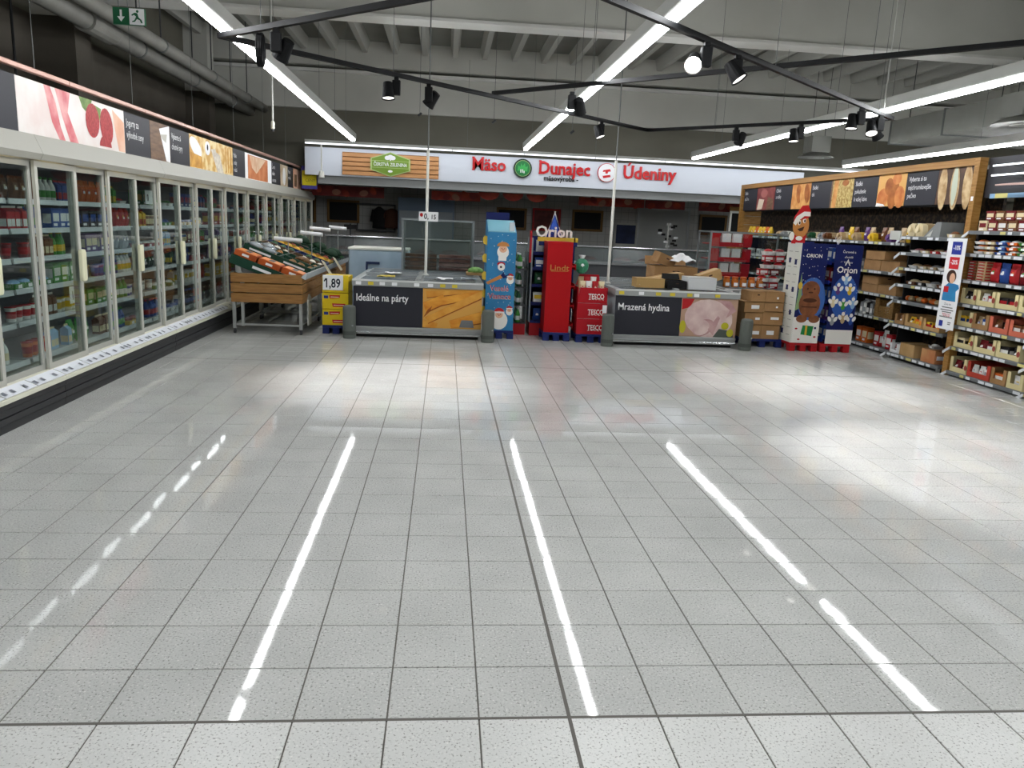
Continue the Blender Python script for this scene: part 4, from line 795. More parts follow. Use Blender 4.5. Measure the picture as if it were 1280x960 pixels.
# glass display cases standing on the freezers
CG = pane_mat('case_glass', '#f3f7f6', haze=.004)
FRM = mat('case_frame', '#8d9496', .3, .6)
def glass_case(x0, x1, y0, y1, z0, z1, label, inside):
    t = thing('glass_case', label, 'display case', (x0, y0, z0), 0, 'glass display cases'); w_, d, h = x1-x0, y1-y0, z1-z0; r = .014
    for x in (0, w_):
        for y in (0, d): MB().box(x-r, y-r, 0, x+r, y+r, h).obj('post', FRM, t)
    for z in (0, h):
        for y in (0, d): MB().box(0, y-r, z-r, w_, y+r, z+r).obj('frame_bar', FRM, t)
        for x in (0, w_): MB().box(x-r, 0, z-r, x+r, d, z+r).obj('frame_bar', FRM, t)
    for q in ((r, -.003, w_-r, .003), (r, d-.003, w_-r, d+.003)): MB().box(q[0], q[1], r, q[2], q[3], h-r).obj('pane', CG, t)
    for x in (0, w_): MB().box(x-.003, r, r, x+.003, d-r, h-r).obj('pane', CG, t)
    inside(t, w_, d, h); return t
def in_wood(t, w_, d, h):
    bm_ = mat('case_brown', '#5c3f2c', .6, col2='#3d2a20', scale=8)
    for k in range(4): MB().box(.03, .12+k*.05, .02+k*.062, w_/2-.02, d-.05, .065+k*.062).obj('stepped_shelf', bm_, t); MB().box(w_/2+.02, .12+k*.05, .02+k*.062, w_-.03, d-.05, .065+k*.062).obj('stepped_shelf', mat('case_maroon', '#5a3430', .6, col2='#7a544c', scale=9), t)
glass_case(-1.1, -.02, 9.85, 10.4, .80, 1.58, 'glass case with stepped brown shelves behind the fries freezer', in_wood)
def in_red(t, w_, d, h):
    for k in range(3):
        MB().box(.05, .2, .12+k*.24, w_*.55, d-.05, .14+k*.24).obj('red_shelf', RED, t); MB().box(.05, .195, .09+k*.24, w_*.55, .2, .16+k*.24).obj('shelf_edge', RED, t)
        for j in range(4): MB().box(.1+j*.18, .24, .141+k*.24, .1+j*.18+.14, .3, .30+k*.24).obj('display_card', PAPER if j % 3 else RED, t)
glass_case(3.78, 5.15, 10.0, 10.6, .80, 1.6, 'large glass case with red shelves behind the poultry freezer', in_red)
t = thing('chest_freezer', 'pale blue chest freezer behind the left island freezer', 'freezer', (-2.0, 10.55, 0)); MB().box(0, 0, .08, .95, .8, 1.06).obj('body', mat('chest_pale_blue', '#a9bccb', .4, col2='#96aabb', scale=3), t, bevel=.02); MB().box(-.01, -.01, 1.06, .96, .81, 1.10).obj('lid', WHITE, t, bevel=.01); MB().box(.05, .05, 0, .9, .75, .08).obj('plinth', DGREY, t); MB().box(.3, -.04, .84, .5, -.001, .88).obj('handle', mat('handle_navy', '#1c2c50', .5), t); MB().box(.28, -.035, .74, .31, -.001, .88).obj('handle_arm', MATS['handle_navy'], t)
tag(MB().use(mat('pack_lettuce', '#5d8f46', .6, col2='#86b568', scale=20)).sphere((0, 0, .06), (.12, .1, .06), 12, 7).use(CARDL).box(-.14, -.12, 0, .14, .12, .04).obj('lettuce_tray', None, None, loc=(.02, 9.6, .795), smooth=False), 'tray of bright green lettuce right of the brown glass case', 'tray')
# ------------------------------------------------------------------ cardboard floor displays between the freezers
DB = mat('display_blue', '#2f7fae', .45, col2='#2a6f9c', scale=3); DNAVY = mat('display_navy', '#151e54', .5, spec=.2); SANTA = mat('print_skin', '#d9a98a', .5); FUR = mat('print_fur_white', '#e6e3dc', .5); YLW = mat('print_yellow', '#d3b13b', .45); GOLD = mat('print_gold', '#b5803c', .4); GING = mat('print_gingerbread', '#b87a3e', .5); DKB = mat('print_dark_brown', '#3a2014', .5)
def face(b, M, x, y, r, d, hat=True):
    b.use(FUR).ell(M, x, y-r*.5, r*.95, r*1.05, d); b.use(SANTA).ell(M, x, y, r*.62, r*.6, d+.0006)
    if hat: b.use(RED).ell(M, x, y+r*.35, r*.85, r*.75, d+.0003, a0=0, a1=PI); b.use(FUR).rect(M, x-r*.85, y+r*.25, x+r*.85, y+r*.5, d+.0009)
    b.use(DKB).ell(M, x-r*.22, y+.05*r, r*.07, r*.09, d+.0012, 8); b.ell(M, x+r*.22, y+.05*r, r*.07, r*.09, d+.0012, 8); b.use(RED).ell(M, x, y-r*.12, r*.1, r*.1, d+.0012, 8)
quarter_pallet(.13, 8.42, .40, .58, PALB, 'dark blue pallet under the blue festive display')
t = thing('cardboard_display', 'tall light blue cardboard display with festive figures and red greeting', 'display', (.12, 8.42, .121)); H = 1.34
b = MB(); b.prism([(0, 0), (.56, 0), (.56, H+.17), (.03, H)], east(.40, 0, 0), -.012, 0); b.obj('side_panel', DB, t)
b = MB(); b.prism([(0, 0), (.56, 0), (.56, H+.17), (.03, H)], east(.012, 0, 0), -.012, 0); b.obj('side_panel', DB, t)
fp = MB().box(0, 0, 0, .40, .014, H).obj('front_panel', DB, t); MB().box(.012, .548, 0, .388, .56, H+.14).obj('back_panel', DNAVY, t); MB().box(0, .53, H+.02, .33, .56, H+.27).obj('back_crest', DNAVY, t)
MB().prism([(.02, H), (.5, H+.155), (.5, H+.165), (.02, H+.01)], east(.012, 0, 0), 0, .376).obj('sloping_top', mat('display_pale_blue', '#6fa3b3', .5), t); MB().box(.3, .05, H, .37, .09, H+.14).obj('card_holder', CLEAR, t)
for k in range(4): MB().box(.02, .02, .2+k*.3, .38, .5, .212+k*.3).obj('shelf', DB, t)
M = front(0, -.0005, 0); b = MB(); q = random.Random(2)
b.use(FUR)
sn = MB()
for j in range(60): sn.ell(M, q.uniform(.02, .38), q.uniform(.05, H-.03), .005, .005, .0005, 6)
sn.obj('snow_dots', FUR, fp)['kind'] = 'stuff'
face(b, M, .22, 1.12, .085, .001, False); b.use(GING).ell(M, .22, 1.155, .085, .06, .0028, a0=0, a1=PI); b.use(FUR).rect(M, .16, .96, .27, 1.03, .002); b.use(RED).ell(M, .2, .915, .055, .03, .002); b.use(FUR).ell(M, .205, .875, .05, .05, .0022); b.use(DKB).ell(M, .2, .875, .016, .016, .0026, 8)
b.use(GING).flat([(.0, .66), (.03, .63), (.25, .74), (.22, .78)], M, .002); b.use(DNAVY).flat([(.2, .76), (.24, .72), (.3, .74), (.32, .8), (.29, .77), (.26, .76), (.24, .81)], M, .0024)
face(b, M, .335, .73, .055, .002); face(b, M, .34, .29, .05, .002); b.use(FUR).ell(M, .2, .14, .12, .13, .0016, 20); face(b, M, .2, .22, .085, .003); b.obj('printed_picture', None, fp)
MB().text('Veselé', M, .06, .545, .115, .003, bold=.02, xs=.85).obj('lettering', FUR, fp); MB().text('Veselé', M, .062, .547, .115, .0045, bold=.002, xs=.85).obj('lettering', RED, fp); MB().text('Vianoce', M, .04, .435, .115, .003, bold=.02, xs=.85).obj('lettering', FUR, fp); MB().text('Vianoce', M, .042, .437, .115, .0045, bold=.002, xs=.85).obj('lettering', RED, fp)
for k in range(5): MB().prism([(0, 0), (-.05, .02), (-.06, .09), (-.03, .13), (0, .12)], front(0, .03, .2+k*.24), -.004, .004).obj('yellow_tab', YLW, t)
# blue star display with bottles on its side
t = thing('cardboard_display', 'dark shelf display topped by white raised lettering and a blue star', 'display', (.78, 8.85, 0)); W, D, H = .62, .55, 1.42
MB().box(.02, .02, 0, W-.02, D-.02, .2).obj('base', PALR, t); MB().box(0, 0, .2, .02, D, H-.02).obj('side_panel', mat('display_grey', '#8a9093', .5), t); MB().box(W-.02, 0, .2, W, D, H).obj('side_panel', DNAVY, t); MB().box(.02, D-.02, .2, W-.02, D, H).obj('back_panel', DNAVY, t)
SZ = [.22, .48, .74, .98, 1.2]
for z in SZ: s_ = MB().box(.02, .02, z-.012, W-.02, D-.02, z).obj('shelf', DGREY, t); MB().box(.02, 0, z-.035, W-.02, .02, z+.01).obj('shelf_edge', DNAVY, s_)
MB().box(-.03, -.0, 1.05, -.001, .06, 1.5).obj('red_pillar', RED, t)
tb_ = MB(); tb_.prism([(.2, H), (.31, H+.36), (.42, H)], front(0, .03, 0), -.01, .01); s_ = tb_.obj('star_topper', BLUEP, t); tb_ = MB(); tb_.flat([(.245, H+.05), (.31, H+.3), (.375, H+.05)], front(0, .02, 0), .001); tb_.obj('star_inlay', mat('star_blue', '#3158b4', .45), s_); tb_ = MB()
for a_, c_ in (((.2, H), (.31, H+.36)), ((.31, H+.36), (.42, H))): tb_.prism([a_, c_, (c_[0]+(.012 if c_[0] < .4 else .014), c_[1]), (a_[0]-.014, a_[1])], front(0, .018, 0), 0, .006)
tb_.obj('star_border', FUR, s_)
MB().text('Orion', front(0, -.005, 0), W/2, H+.005, .215, 0, xs=1.0, bold=.02, align='CENTER', thick=.05).obj('raised_lettering', FUR, t); MB().box(.08, 0, H-.06, W+.04, .03, H).obj('header_strip', YLW, t); MB().box(.1, -.01, H-.12, W+.03, .02, H-.06).obj('header_band', DNAVY, t)
cols = ['blue', 'purple', 'white', 'blue', 'dark green', 'blue']
for si, z in enumerate(SZ):
    for j in range(3): put('snack_box' if (si+j) % 2 else 'food_pouch', cols[(si*2+j) % 6], 'white' if cols[(si*2+j) % 6] != 'white' else 'yellow', (.78+.13+j*.165, 8.85+.09, z+.001), 0, '%s pack, %s from left on the %s shelf of the star display' % (cols[(si*2+j) % 6], nth(j+1), nth(si+1)), 'packs on the star display', (1, 1, .95))
# side rack of green bottles
t = thing('bottle_rack', 'low side rack of green bottles left of the star display', 'rack', (.55, 8.9, 0)); MB().box(0, 0, 0, .19, .5, .16).obj('base', PALR, t)
for k, z in enumerate((.16, .42, .68, .94)): MB().box(0, 0, z, .2, .5, z+.015).obj('shelf', DGREY, t); MB().box(-.012, 0, z, -.001, .5, z+.05).obj('shelf_edge', GREYW, t)
MB().box(.188, 0, .18, .2, .5, 1.2).obj('back_panel', MGREY, t)
for k, z in enumerate((.175, .435, .695, .955)):
    for j in range(4): put('bottle', 'dark green' if (k+j) % 3 else 'green', 'white', (.6+.03, 8.96+j*.115, z+.001), 0, 'green bottle, %s from the front on the %s shelf of the side rack' % (nth(j+1), nth(k+1)), 'green bottles on the side rack', (1, 1, .88))
# tall red display with gold script
quarter_pallet(.94, 8.38, .38, .45, PALB, 'bright blue pallet under the tall red display')
t = thing('cardboard_display', 'tall plain red cardboard display with small gold script', 'display', (.95, 8.39, .121)); H = 1.25
RDP = mat('display_red', '#a80f15', .55, spec=.15)
MB().box(0, 0, 0, .35, .014, H).obj('front_panel', RDP, t); MB().box(0, .014, 0, .014, .42, H).obj('side_panel', RDP, t); MB().box(.014, .406, 0, .35, .42, H).obj('back_panel', RDP, t); MB().box(.014, .014, H-.014, .35, .406, H).obj('top_panel', RDP, t); MB().text('Lindt', front(0, 0, 0), .175, .86, .11, .001, align='CENTER', bold=.004, xs=1.2).obj('lettering', GOLD, t)
b = MB(); b.use(GOLD).flat([(.06, .845), (.3, .85), (.3, .855), (.06, .852)], front(0, 0, 0), .001); b.obj('underline', None, t)
for k in range(4): s_ = MB().box(.014, .014, .1+k*.27, .40, .406, .112+k*.27).obj('shelf', RDP, t); MB().box(.40, .014, .06+k*.27, .408, .406, .14+k*.27).obj('shelf_edge', RDP, s_)
q = random.Random(4)
for k in range(4):
    for j in range(2):
        c = q.choice(['dark green', 'red', 'cream', 'dark red', 'white']); put('food_pouch', c, 'white' if c != 'white' else 'red', (.95+.30, 8.39+.12+j*.16, .121+.113+k*.27), PI/2, '%s pouch, %s on the %s shelf of the tall red display' % (c, ('front one', 'rear one')[j], nth(k+1)), 'pouches on the tall red display', (1, 1, 1))
tag(MB().use(mat('bag_green', '#1f6a4a', .4, col2='#3f8f6d', scale=12)).sphere((0, 0, .11), (.1, .08, .11), 12, 8).use(PWHITE).sphere((.0, -.03, .12), (.05, .055, .05), 8, 6).cyl((0, 0, .2), (0, 0, .26), .02, 8, .05).obj('gift_bag', None, None, loc=(1.47, 8.6, .935)), 'green gift bag perched between the red displays', 'bag')
# stepped red display
quarter_pallet(1.4, 8.32, .42, .5, PALB, 'dark blue pallet under the stepped red display')
t = thing('cardboard_display', 'low stepped red cardboard display with white lettering on three tiers', 'display', (1.40, 8.32, .121)); RT = mat('display_crimson', '#a81a24', .55, spec=.15)
for k in range(3):
    p_ = MB().prism([(0, k*.215), (.42, k*.215), (.42 if k < 2 else .39, k*.215+.212), (.0 if k < 2 else .03, k*.215+.212)], front(0, .02*k, 0), -.015, 0).obj('front_panel', RT, t); MB().text('TESCO', front(0, .02*k, 0), .15, k*.215+.06, .1, .001, bold=.02, xs=.72).obj('lettering', FUR, p_)
    for x_ in range(5): MB().rect(front(0, .02*k, 0), .155+x_*.046, k*.215+.048, .185+x_*.046, k*.215+.053, .0012).obj('underline_dash', FUR, p_)
    MB().box(0, .02*k+.016, k*.215, .012, .46, k*.215+.212).obj('side_panel', RT, t); MB().box(.408, .02*k+.016, k*.215, .42, .46, k*.215+.212).obj('side_panel', RT, t); MB().box(.012, .02*k+.016, k*.215, .408, .46, k*.215+.01).obj('tier_floor', RT, t)
MB().prism([(.03, .645), (.39, .645), (.36, .80), (.08, .80)], front(0, .45, 0), -.012, 0).obj('back_crest', RT, t); MB().box(.35, -.002, .3, .41, -.001, .41).obj('pasted_notice', PAPER, t)
q = random.Random(6)
for j in range(7):
    c = ['cream', 'white', 'red', 'cream', 'beige', 'red', 'white'][j]; put('food_pouch', c, 'red' if c != 'red' else 'cream', (1.47+(j % 4)*.09, 8.45+(j//4)*.15, .121+.55+.05*(j//4)), 0, '%s sweets pouch, %s in the top of the stepped display' % (c, nth(j+1)), 'pouches in the stepped display', (.7, 1, 1))
# things lying on the poultry freezer
def flap_box(x, y, z, w_, d, h, m, label, rz=0, name='cardboard_box', tape=True, grp=None, open_=False, mark=None):
    t = thing(name, label, 'box', (x, y, z), rz, grp); e = .006
    MB().box(0, 0, 0, w_, d, e).obj('bottom', m, t)
    for q in ((0, 0, w_, e), (0, d-e, w_, d), (0, e, e, d-e), (w_-e, e, w_, d-e)): MB().box(q[0], q[1], e, q[2], q[3], h).obj('side', m, t)
    if open_:
        MB().prism([(0, h), (w_, h), (w_-.01, h+d*.3), (.01, h+d*.3)], Matrix(((1, 0, 0, 0), (0, .5, -.87, d), (0, .87, .5, h*.134), (0, 0, 0, 1))), 0, .004).obj('flap', m, t)
        MB().box(e, e, h*.55, w_-e, d-e, h*.6).obj('contents', DGREY, t)
    else:
        MB().box(0, 0, h-e, w_, d/2-.002, h).obj('flap', m, t); MB().box(0, d/2+.002, h-e, w_, d, h).obj('flap', m, t)
        if tape: MB().box(0, d/2-.025, h, w_, d/2+.025, h+.001).obj('tape', mat('tape_tan', '#b99a6b', .3), t)
    if mark: MB().box(w_*mark[0], -.002, h*mark[1], w_*mark[2], -.0005, h*mark[3]).obj('pasted_label', PAPER, t)
    else: MB().box(w_*.42, -.002, h*.62, w_*.58, -.0005, h*.74).obj('hand_hole', DKB, t)
    return t
YCARD = mat('cardboard_yellowish', '#b08f5a', .8); WCARD = mat('cardboard_white', '#c9cbcb', .7)
flap_box(2.24, 8.45, .787, .40, .3, .13, YCARD, 'yellowish flat box on the poultry freezer', mark=(.1, .3, .12, .32))
flap_box(2.68, 8.42, .787, .27, .3, .11, MBLACK, 'black open tray between two boxes on the poultry freezer', open_=True)
flap_box(2.97, 8.4, .787, .40, .35, .17, WCARD, 'white box on the poultry freezer', mark=(.1, .3, .12, .32))
t = flap_box(2.6, 8.8, .80, .46, .3, .1, CARDL, 'slanting pale cardboard tray behind the black tray', rz=.15); t.rotation_euler = (0, -.2, .1)
flap_box(2.78, 9.55, .80, .68, .5, .24, CARD, 'large brown carton at the rear of the poultry freezer', open_=True)
t = flap_box(2.85, 9.7, 1.05, .3, .25, .16, CARD, 'tilted brown carton on top of the large one'); t.rotation_euler = (.1, .35, .2); t.location.z = 1.1
o = MB(); q = random.Random(9)
pts = [(.42*(a/7-.5), .3*(b_/7-.5), .05+.1*math.sin(a*.45)*math.sin(b_*.45)+q.uniform(0, .05)) for b_ in range(8) for a in range(8)]
o.add(pts, [(j*8+k, j*8+k+1, (j+1)*8+k+1, (j+1)*8+k) for j in range(7) for k in range(7)]); o.add([(p[0], p[1], p[2]-.005) for p in pts], [(j*8+k, (j+1)*8+k, (j+1)*8+k+1, j*8+k+1) for j in range(7) for k in range(7)]); tag(o.obj('plastic_bag', PAPER, None, loc=(3.26, 9.78, 1.06)), 'crumpled white plastic bag on the large carton', 'bag')
t = flap_box(3.35, 8.95, .80, .34, .22, .16, CARDL, 'pale tilted carton flap before the glass case'); t.rotation_euler = (0, -.35, .1); t.location.z = .80
ORJ = mat('jar_orange', '#b86a2a', .25); 
for j in range(5):
    t = thing('honey_jar', 'orange jar, %s of five from left before the glass case' % nth(j+1), 'jar', (3.80+j*.13, 9.18, .79), 0, 'orange jars on the freezer'); MB().lathe([(.045, 0), (.052, .01), (.052, .1), (.04, .125)], 14).obj('glass_body', ORJ, t, smooth=True); MB().lathe([(.046, .125), (.046, .155), (.04, .158)], 14).obj('lid', mat('jar_lid', '#b5541d', .4), t); MB().rect(front(0, -.0535, .02), -.03, 0, .03, .05, 0).obj('paper_label', PAPER, t)
for j in range(6):
    for k in range(2):
        x = 4.36+k*.17+(.0 if j < 3 else .06); put('tray_pack' if j % 2 else 'snack_box', 'red' if (j+k) % 3 else 'dark red', 'white', (x, 9.22, .79+j*.1), 0, '%s red pack from below in the %s pile beside the tall display' % (nth(j+1), ('left', 'right')[k]), 'piled red packs', (1, 1.3, .62 if j % 2 == 0 else 1.4))
# cardboard boxes on a blue pallet
quarter_pallet(3.84, 8.4, .58, .5, PALB, 'dark blue pallet under the stack of brown boxes')
gb = 'brown boxes on the blue pallet'
for (x, z, w_, h, lb, mk) in ((3.84, .121, .26, .20, 'lowest left brown box on the blue pallet', (.5, .3, .9, .55)), (4.103, .121, .27, .20, 'lowest right brown box on the blue pallet', (.3, .3, .7, .6)), (3.84, .324, .26, .17, 'left brown box in the second layer', (.6, .4, .85, .6)), (4.103, .324, .3, .19, 'right brown box in the second layer', (.4, .4, .8, .6)), (3.82, .497, .29, .15, 'left brown box in the third layer', (.35, .35, .75, .7)), (4.115, .517, .28, .13, 'right brown box in the third layer', (.6, .4, .7, .6)), (3.91, .65, .2, .145, 'topmost left brown box of the stack', None), (4.115, .65, .28, .15, 'topmost right brown box of the stack', (.6, .3, .7, .5))): flap_box(x, 8.42, z, w_, .42, h-.002, CARD, lb, mark=mk, grp=gb)
# two tall displays before the bread shelves
quarter_pallet(4.41, 8.13, .41, .45, PALR, 'red pallet under the chocolate figure display', 'quarter_pallet'); quarter_pallet(4.86, 8.13, .44, .45, PALR, 'red pallet under the navy angel display', 'quarter_pallet')
t = thing('cardboard_display', 'tall display with a chocolate figure print and white slotted side', 'display', (4.43, 8.13, .121)); H = 1.38
fp = MB().box(0, 0, 0, .38, .014, H).obj('front_panel', DNAVY, t); sp = MB().box(-.012, 0, 0, 0, .43, H).obj('side_panel', WHITE, t); MB().box(.368, .014, 0, .38, .43, H).obj('side_panel', DNAVY, t); MB().box(0, .416, 0, .368, .43, H+.02).obj('back_panel', DNAVY, t); MB().box(0, .014, H-.03, .368, .416, H-.016).obj('top_panel', WHITE, t)
M = front(0, -.0005, 0); b = MB(); q = random.Random(12); CH = mat('print_chocolate', '#6b3d24', .5, col2='#8a5636', scale=9); CHD = mat('print_chocolate_dark', '#472613', .5)
b.use(FUR).rect(M, .0, .0, .38, .36, .0004); sn = MB()
for j in range(46): sn.ell(M, q.uniform(.02, .36), q.uniform(.5, H-.02), .005, .005, .0006, 6)
sn.obj('snow_dots', FUR, fp)['kind'] = 'stuff'
b.use(mat('print_sky_blue', '#3a64a8', .5)).ell(M, .22, .62, .2, .3, .0005); b.use(mat('print_tree', '#7f9a6a', .5)).flat([(.0, .45), (.09, .5), (.04, .98)], M, .0008); b.use(YLW).ell(M, .04, .8, .03, .05, .001); b.use(CH).ell(M, .2, .55, .155, .19, .0012); b.ell(M, .2, .74, .13, .13, .0014); b.ell(M, .11, .34, .08, .055, .0016); b.ell(M, .29, .34, .08, .055, .0016); b.use(CHD).ell(M, .2, .60, .1, .03, .002); b.ell(M, .15, .76, .014, .016, .0022, 8); b.ell(M, .25, .76, .014, .016, .0022, 8); b.use(CHD).rect(M, .09, .5, .31, .515, .002); b.ell(M, .2, .71, .035, .012, .0022)
b.use(LGREEN).flat([(.12, .12), (.28, .1), (.3, .24), (.14, .25)], M, .001); b.use(YLW).rect(M, .18, .11, .21, .25, .0014); b.use(RED).ell(M, .05, .2, .02, .012, .001); b.ell(M, .33, .09, .02, .012, .001); b.ell(M, .1, .05, .02, .012, .001); b.use(DNAVY).rect(M, .31, .2, .34, .23, .001); b.obj('printed_picture', None, fp)
MB().text('ORION', M, .19, 1.19, .07, .002, align='CENTER', bold=.015).obj('lettering', FUR, fp)
b = MB(); Ms = west(-.0125, 0, 0)
for k in range(12):
    for j in range(2): b.use(MGREY).rect(Ms, -.36+j*.19, .1+k*.105, -.25+j*.19, .106+k*.105, .0006)
for k, (j, z) in enumerate(((0, 1.1), (1, 1.08), (0, .72), (1, .7), (1, .38), (0, .1))): b.use(DNAVY).rect(Ms, -.34+j*.19, z, -.27+j*.19, z+.07, .0009)
b.obj('printed_slots', None, sp)
# gingerbread cut-out standing on the display
t = thing('gingerbread_topper', 'gingerbread head cut-out with red hat on the chocolate display', 'cut-out', (4.42, 8.34, 1.486)); M = front(.0, 0, 0); f = lambda p, m, d0, d1, n: MB().prism(p, M, d0, d1).obj(n, m, t)
el = lambda cx, cy, rx, ry, n=22: [(cx+rx*math.cos(2*PI*i/n), cy+ry*math.sin(2*PI*i/n)) for i in range(n)]
f([(-.06, 0), (.13, 0), (.14, .12), (-.06, .12)], RED, 0, .01, 'bow_body'); f(el(.05, .25, .115, .165), GING, .002, .012, 'head'); f([(-.06, .3), (-.06, .36), (.04, .52), (.12, .53), (.17, .44), (.15, .36)], RED, .006, .014, 'hat'); f([(-.07, .28), (-.03, .37), (.07, .44), (.16, .44), (.165, .38), (.08, .38), (.0, .31), (-.03, .25)], FUR, .012, .02, 'hat_brim'); f(el(-.07, .1, .035, .06, 14), FUR, .01, .018, 'bobble')
b = MB(); b.use(FUR).ell(M, .02, .29, .022, .035, .0125); b.ell(M, .09, .32, .022, .035, .0125); b.use(DKB).ell(M, .025, .285, .012, .022, .0135); b.ell(M, .095, .315, .012, .022, .0135); b.flat([(.0, .2), (.1, .24), (.08, .18), (.04, .17)], M, .0128); b.use(FUR).ell(M, .04, .075, .05, .03, .0125); b.obj('printed_face', None, t)
t = thing('cardboard_display', 'tall navy display with white lettering and small angel figures', 'display', (4.89, 8.13, .121)); H = 1.38
fp = MB().box(.03, 0, 0, .42, .014, H).obj('front_panel', DNAVY, t); MB().box(.408, .014, 0, .42, .43, H).obj('side_panel', DNAVY, t); MB().box(0, .416, 0, .42, .43, H).obj('back_panel', DNAVY, t)
for k in range(5): s_ = MB().box(0, .014, .04+k*.27, .408, .416, .052+k*.27).obj('shelf', DNAVY, t); MB().box(-.008, .014, .02+k*.27, -.001, .416, .07+k*.27).obj('shelf_edge', BLUEP, s_)
M = front(.03, -.0005, 0); b = MB(); q = random.Random(14); sn = MB()
for j in range(30): sn.ell(M, q.uniform(.01, .38), q.uniform(.3, H-.02), .004, .004, .0006, 6)
sn.obj('snow_dots', FUR, fp)['kind'] = 'stuff'
b.use(mat('print_mid_blue', '#2c55a0', .5)).ell(M, .2, .66, .19, .3, .0005); b.use(FUR).rect(M, 0, 0, .39, .2, .0006)
for j, (x_, z_, c_) in enumerate(((.1, .76, 'purple'), (.27, .76, 'yellow'), (.05, .58, 'cream'), (.2, .55, 'green'), (.34, .57, 'pale blue'), (.07, .33, 'grey'), (.22, .36, 'beige'), (.34, .34, 'blue'), (.2, .9, 'pale blue'))): b.use(pm(c_)).ell(M, x_, z_, .035, .07, .001+j*.0001); b.use(FUR).ell(M, x_, z_+.07, .025, .028, .0022, 10); b.ell(M, x_-.045, z_+.02, .025, .04, .002, 10, rot=.5); b.ell(M, x_+.045, z_+.02, .025, .04, .002, 10, rot=-.5)
b.obj('printed_picture', None, fp)
for s_, z_, sz, bd in (('Orion', 1.0, .12, .02), ('Čarovné a', 1.27, .045, 0), ('chutné', 1.2, .045, 0), ('Vianoce', 1.13, .04, 0)): MB().text(s_, M, .195, z_, sz, .003, align='CENTER', bold=bd).obj('lettering', FUR, fp)
b = MB(); b.flat([(.15, 1.1), (.19, 1.19), (.23, 1.1), (.215, 1.1), (.19, 1.16), (.165, 1.1)], M, .003); b.obj('star_mark', FUR, fp)
for k in range(5): 
    c = ['blue', 'purple', 'blue', 'dark red', 'blue'][k]; put('snack_box', c, 'white', (4.89+.1, 8.13+.22, .121+.053+k*.27), -PI/2, '%s box on the %s shelf inside the navy display' % (c, nth(k+1)), 'boxes inside the navy display', (1.6, 1.4, 1.3))
o = MB(); q = random.Random(3)
for j in range(14): a = q.uniform(0, 2*PI); o.cyl((0, 0, 0), (.05*math.cos(a)*q.uniform(.5, 1.3), .05*math.sin(a), q.uniform(.03, .12)), .006, 5, .002)
tag(o.obj('foil_bow', FUR, None, loc=(5.02, 8.3, 1.501)), 'crumpled white foil bow on top of the navy display', 'bow')
# ------------------------------------------------------------------ bread shelves at the right with the wooden fascia
SHG = mat('gondola_shelf', '#4c4e50', .5); RAILG = mat('rail_grey', '#6f7375', .45); TAGP = mat('rail_tag', '#d5d8dc', .45); TAGY = mat('rail_tag_yellow', '#c9c07a', .5)
BACKM = mat('back_dark_mosaic', '#1d1712', .7, col2='#4a3a2a', scale=16, contrast=(.45, .65)); GB = mat('gondola_black', '#1b1b1c', .6)
def gondola(x, y0, y1, zs, depth, h, label, rz=0, seed=1, grp='bread and sweets shelves', bend=True, tagm=.8):
    """shelves whose front faces -X at x, from the near end y0 to the far end y1"""
    t = thing('shelf_unit', label, 'shelf unit', (x, y0, 0), 0, grp); L = y1-y0; q = random.Random(seed)
    MB().box(depth, 0, .0, depth+.04, L, h).obj('back_panel', BACKM, t); MB().box(.06, .01, 0, depth, L-.01, zs[0]-.03).obj('plinth', GB, t)
    for y in (0.002, L-.022): MB().box(.12, y, 0, depth, y+.02, zs[-1]).obj('upright', GB, t)
    for z in zs:
        s_ = MB().box(0.012, .004, z-.025, depth, L-.004, z).obj('shelf', SHG, t)
        MB().prism([(0, -.038), (.012, -.038), (.012, .006), (-.008, .0)], Matrix(((1, 0, 0, 0), (0, 0, 1, 0), (0, 1, 0, z), (0, 0, 0, 1))), .004, L-.004).obj('price_rail', RAILG, s_)
        y = .02
        while y < L-.1:
            w_ = q.uniform(.06, .13)
            if q.random() < tagm: MB().box(-.012, y, z-.034, -.0085, min(y+w_, L-.01), z-.002).obj('price_tag', TAGP if q.random() < .85 else TAGY, s_)
            y += w_+q.uniform(.01, .06)
        if bend: MB().prism([(0, 0), (.12, -.07), (.12, -.035), (0, .035)], Matrix(((0, 0, 1, 0), (1, 0, 0, L-.004), (0, 1, 0, z-.036), (0, 0, 0, 1))), -.012, -.002).obj('rail_tongue', TAGP, s_)
    for y in (.03, L-.06): MB().box(.02, y, 0, .06, y+.03, zs[0]-.03).obj('foot', MGREY, t)
    return t
ZN = [.08, .48, .80, 1.02, 1.24, 1.44, 1.65]; ZF = [.07, .50, .83, 1.15, 1.56]; ZR = [.06, .36, .62, .89, 1.17, 1.48, 1.74]
gondola(5.68, 6.70, 7.86, ZN, .5, 2.5, 'near bread shelf unit with seven shelves behind the discount banner', seed=1)
gondola(5.76, 7.88, 9.9, ZF, .44, 2.5, 'bread shelf unit behind the two tall festive displays', seed=2, bend=False); gondola(5.76, 9.92, 11.95, ZF, .44, 2.5, 'bread shelf unit past the festive displays, mostly hidden', seed=3, bend=False); gondola(5.76, 11.97, 14.0, ZF, .44, 2.5, 'farthest bread shelf unit near the meat counter', seed=4, bend=False)
gondola(5.72, 5.3, 6.58, ZR, .5, 2.5, 'sweets shelf unit at the right picture edge', seed=5); gondola(5.72, 4.0, 5.28, ZR, .5, 2.5, 'sweets shelf unit just outside the right edge', seed=6)
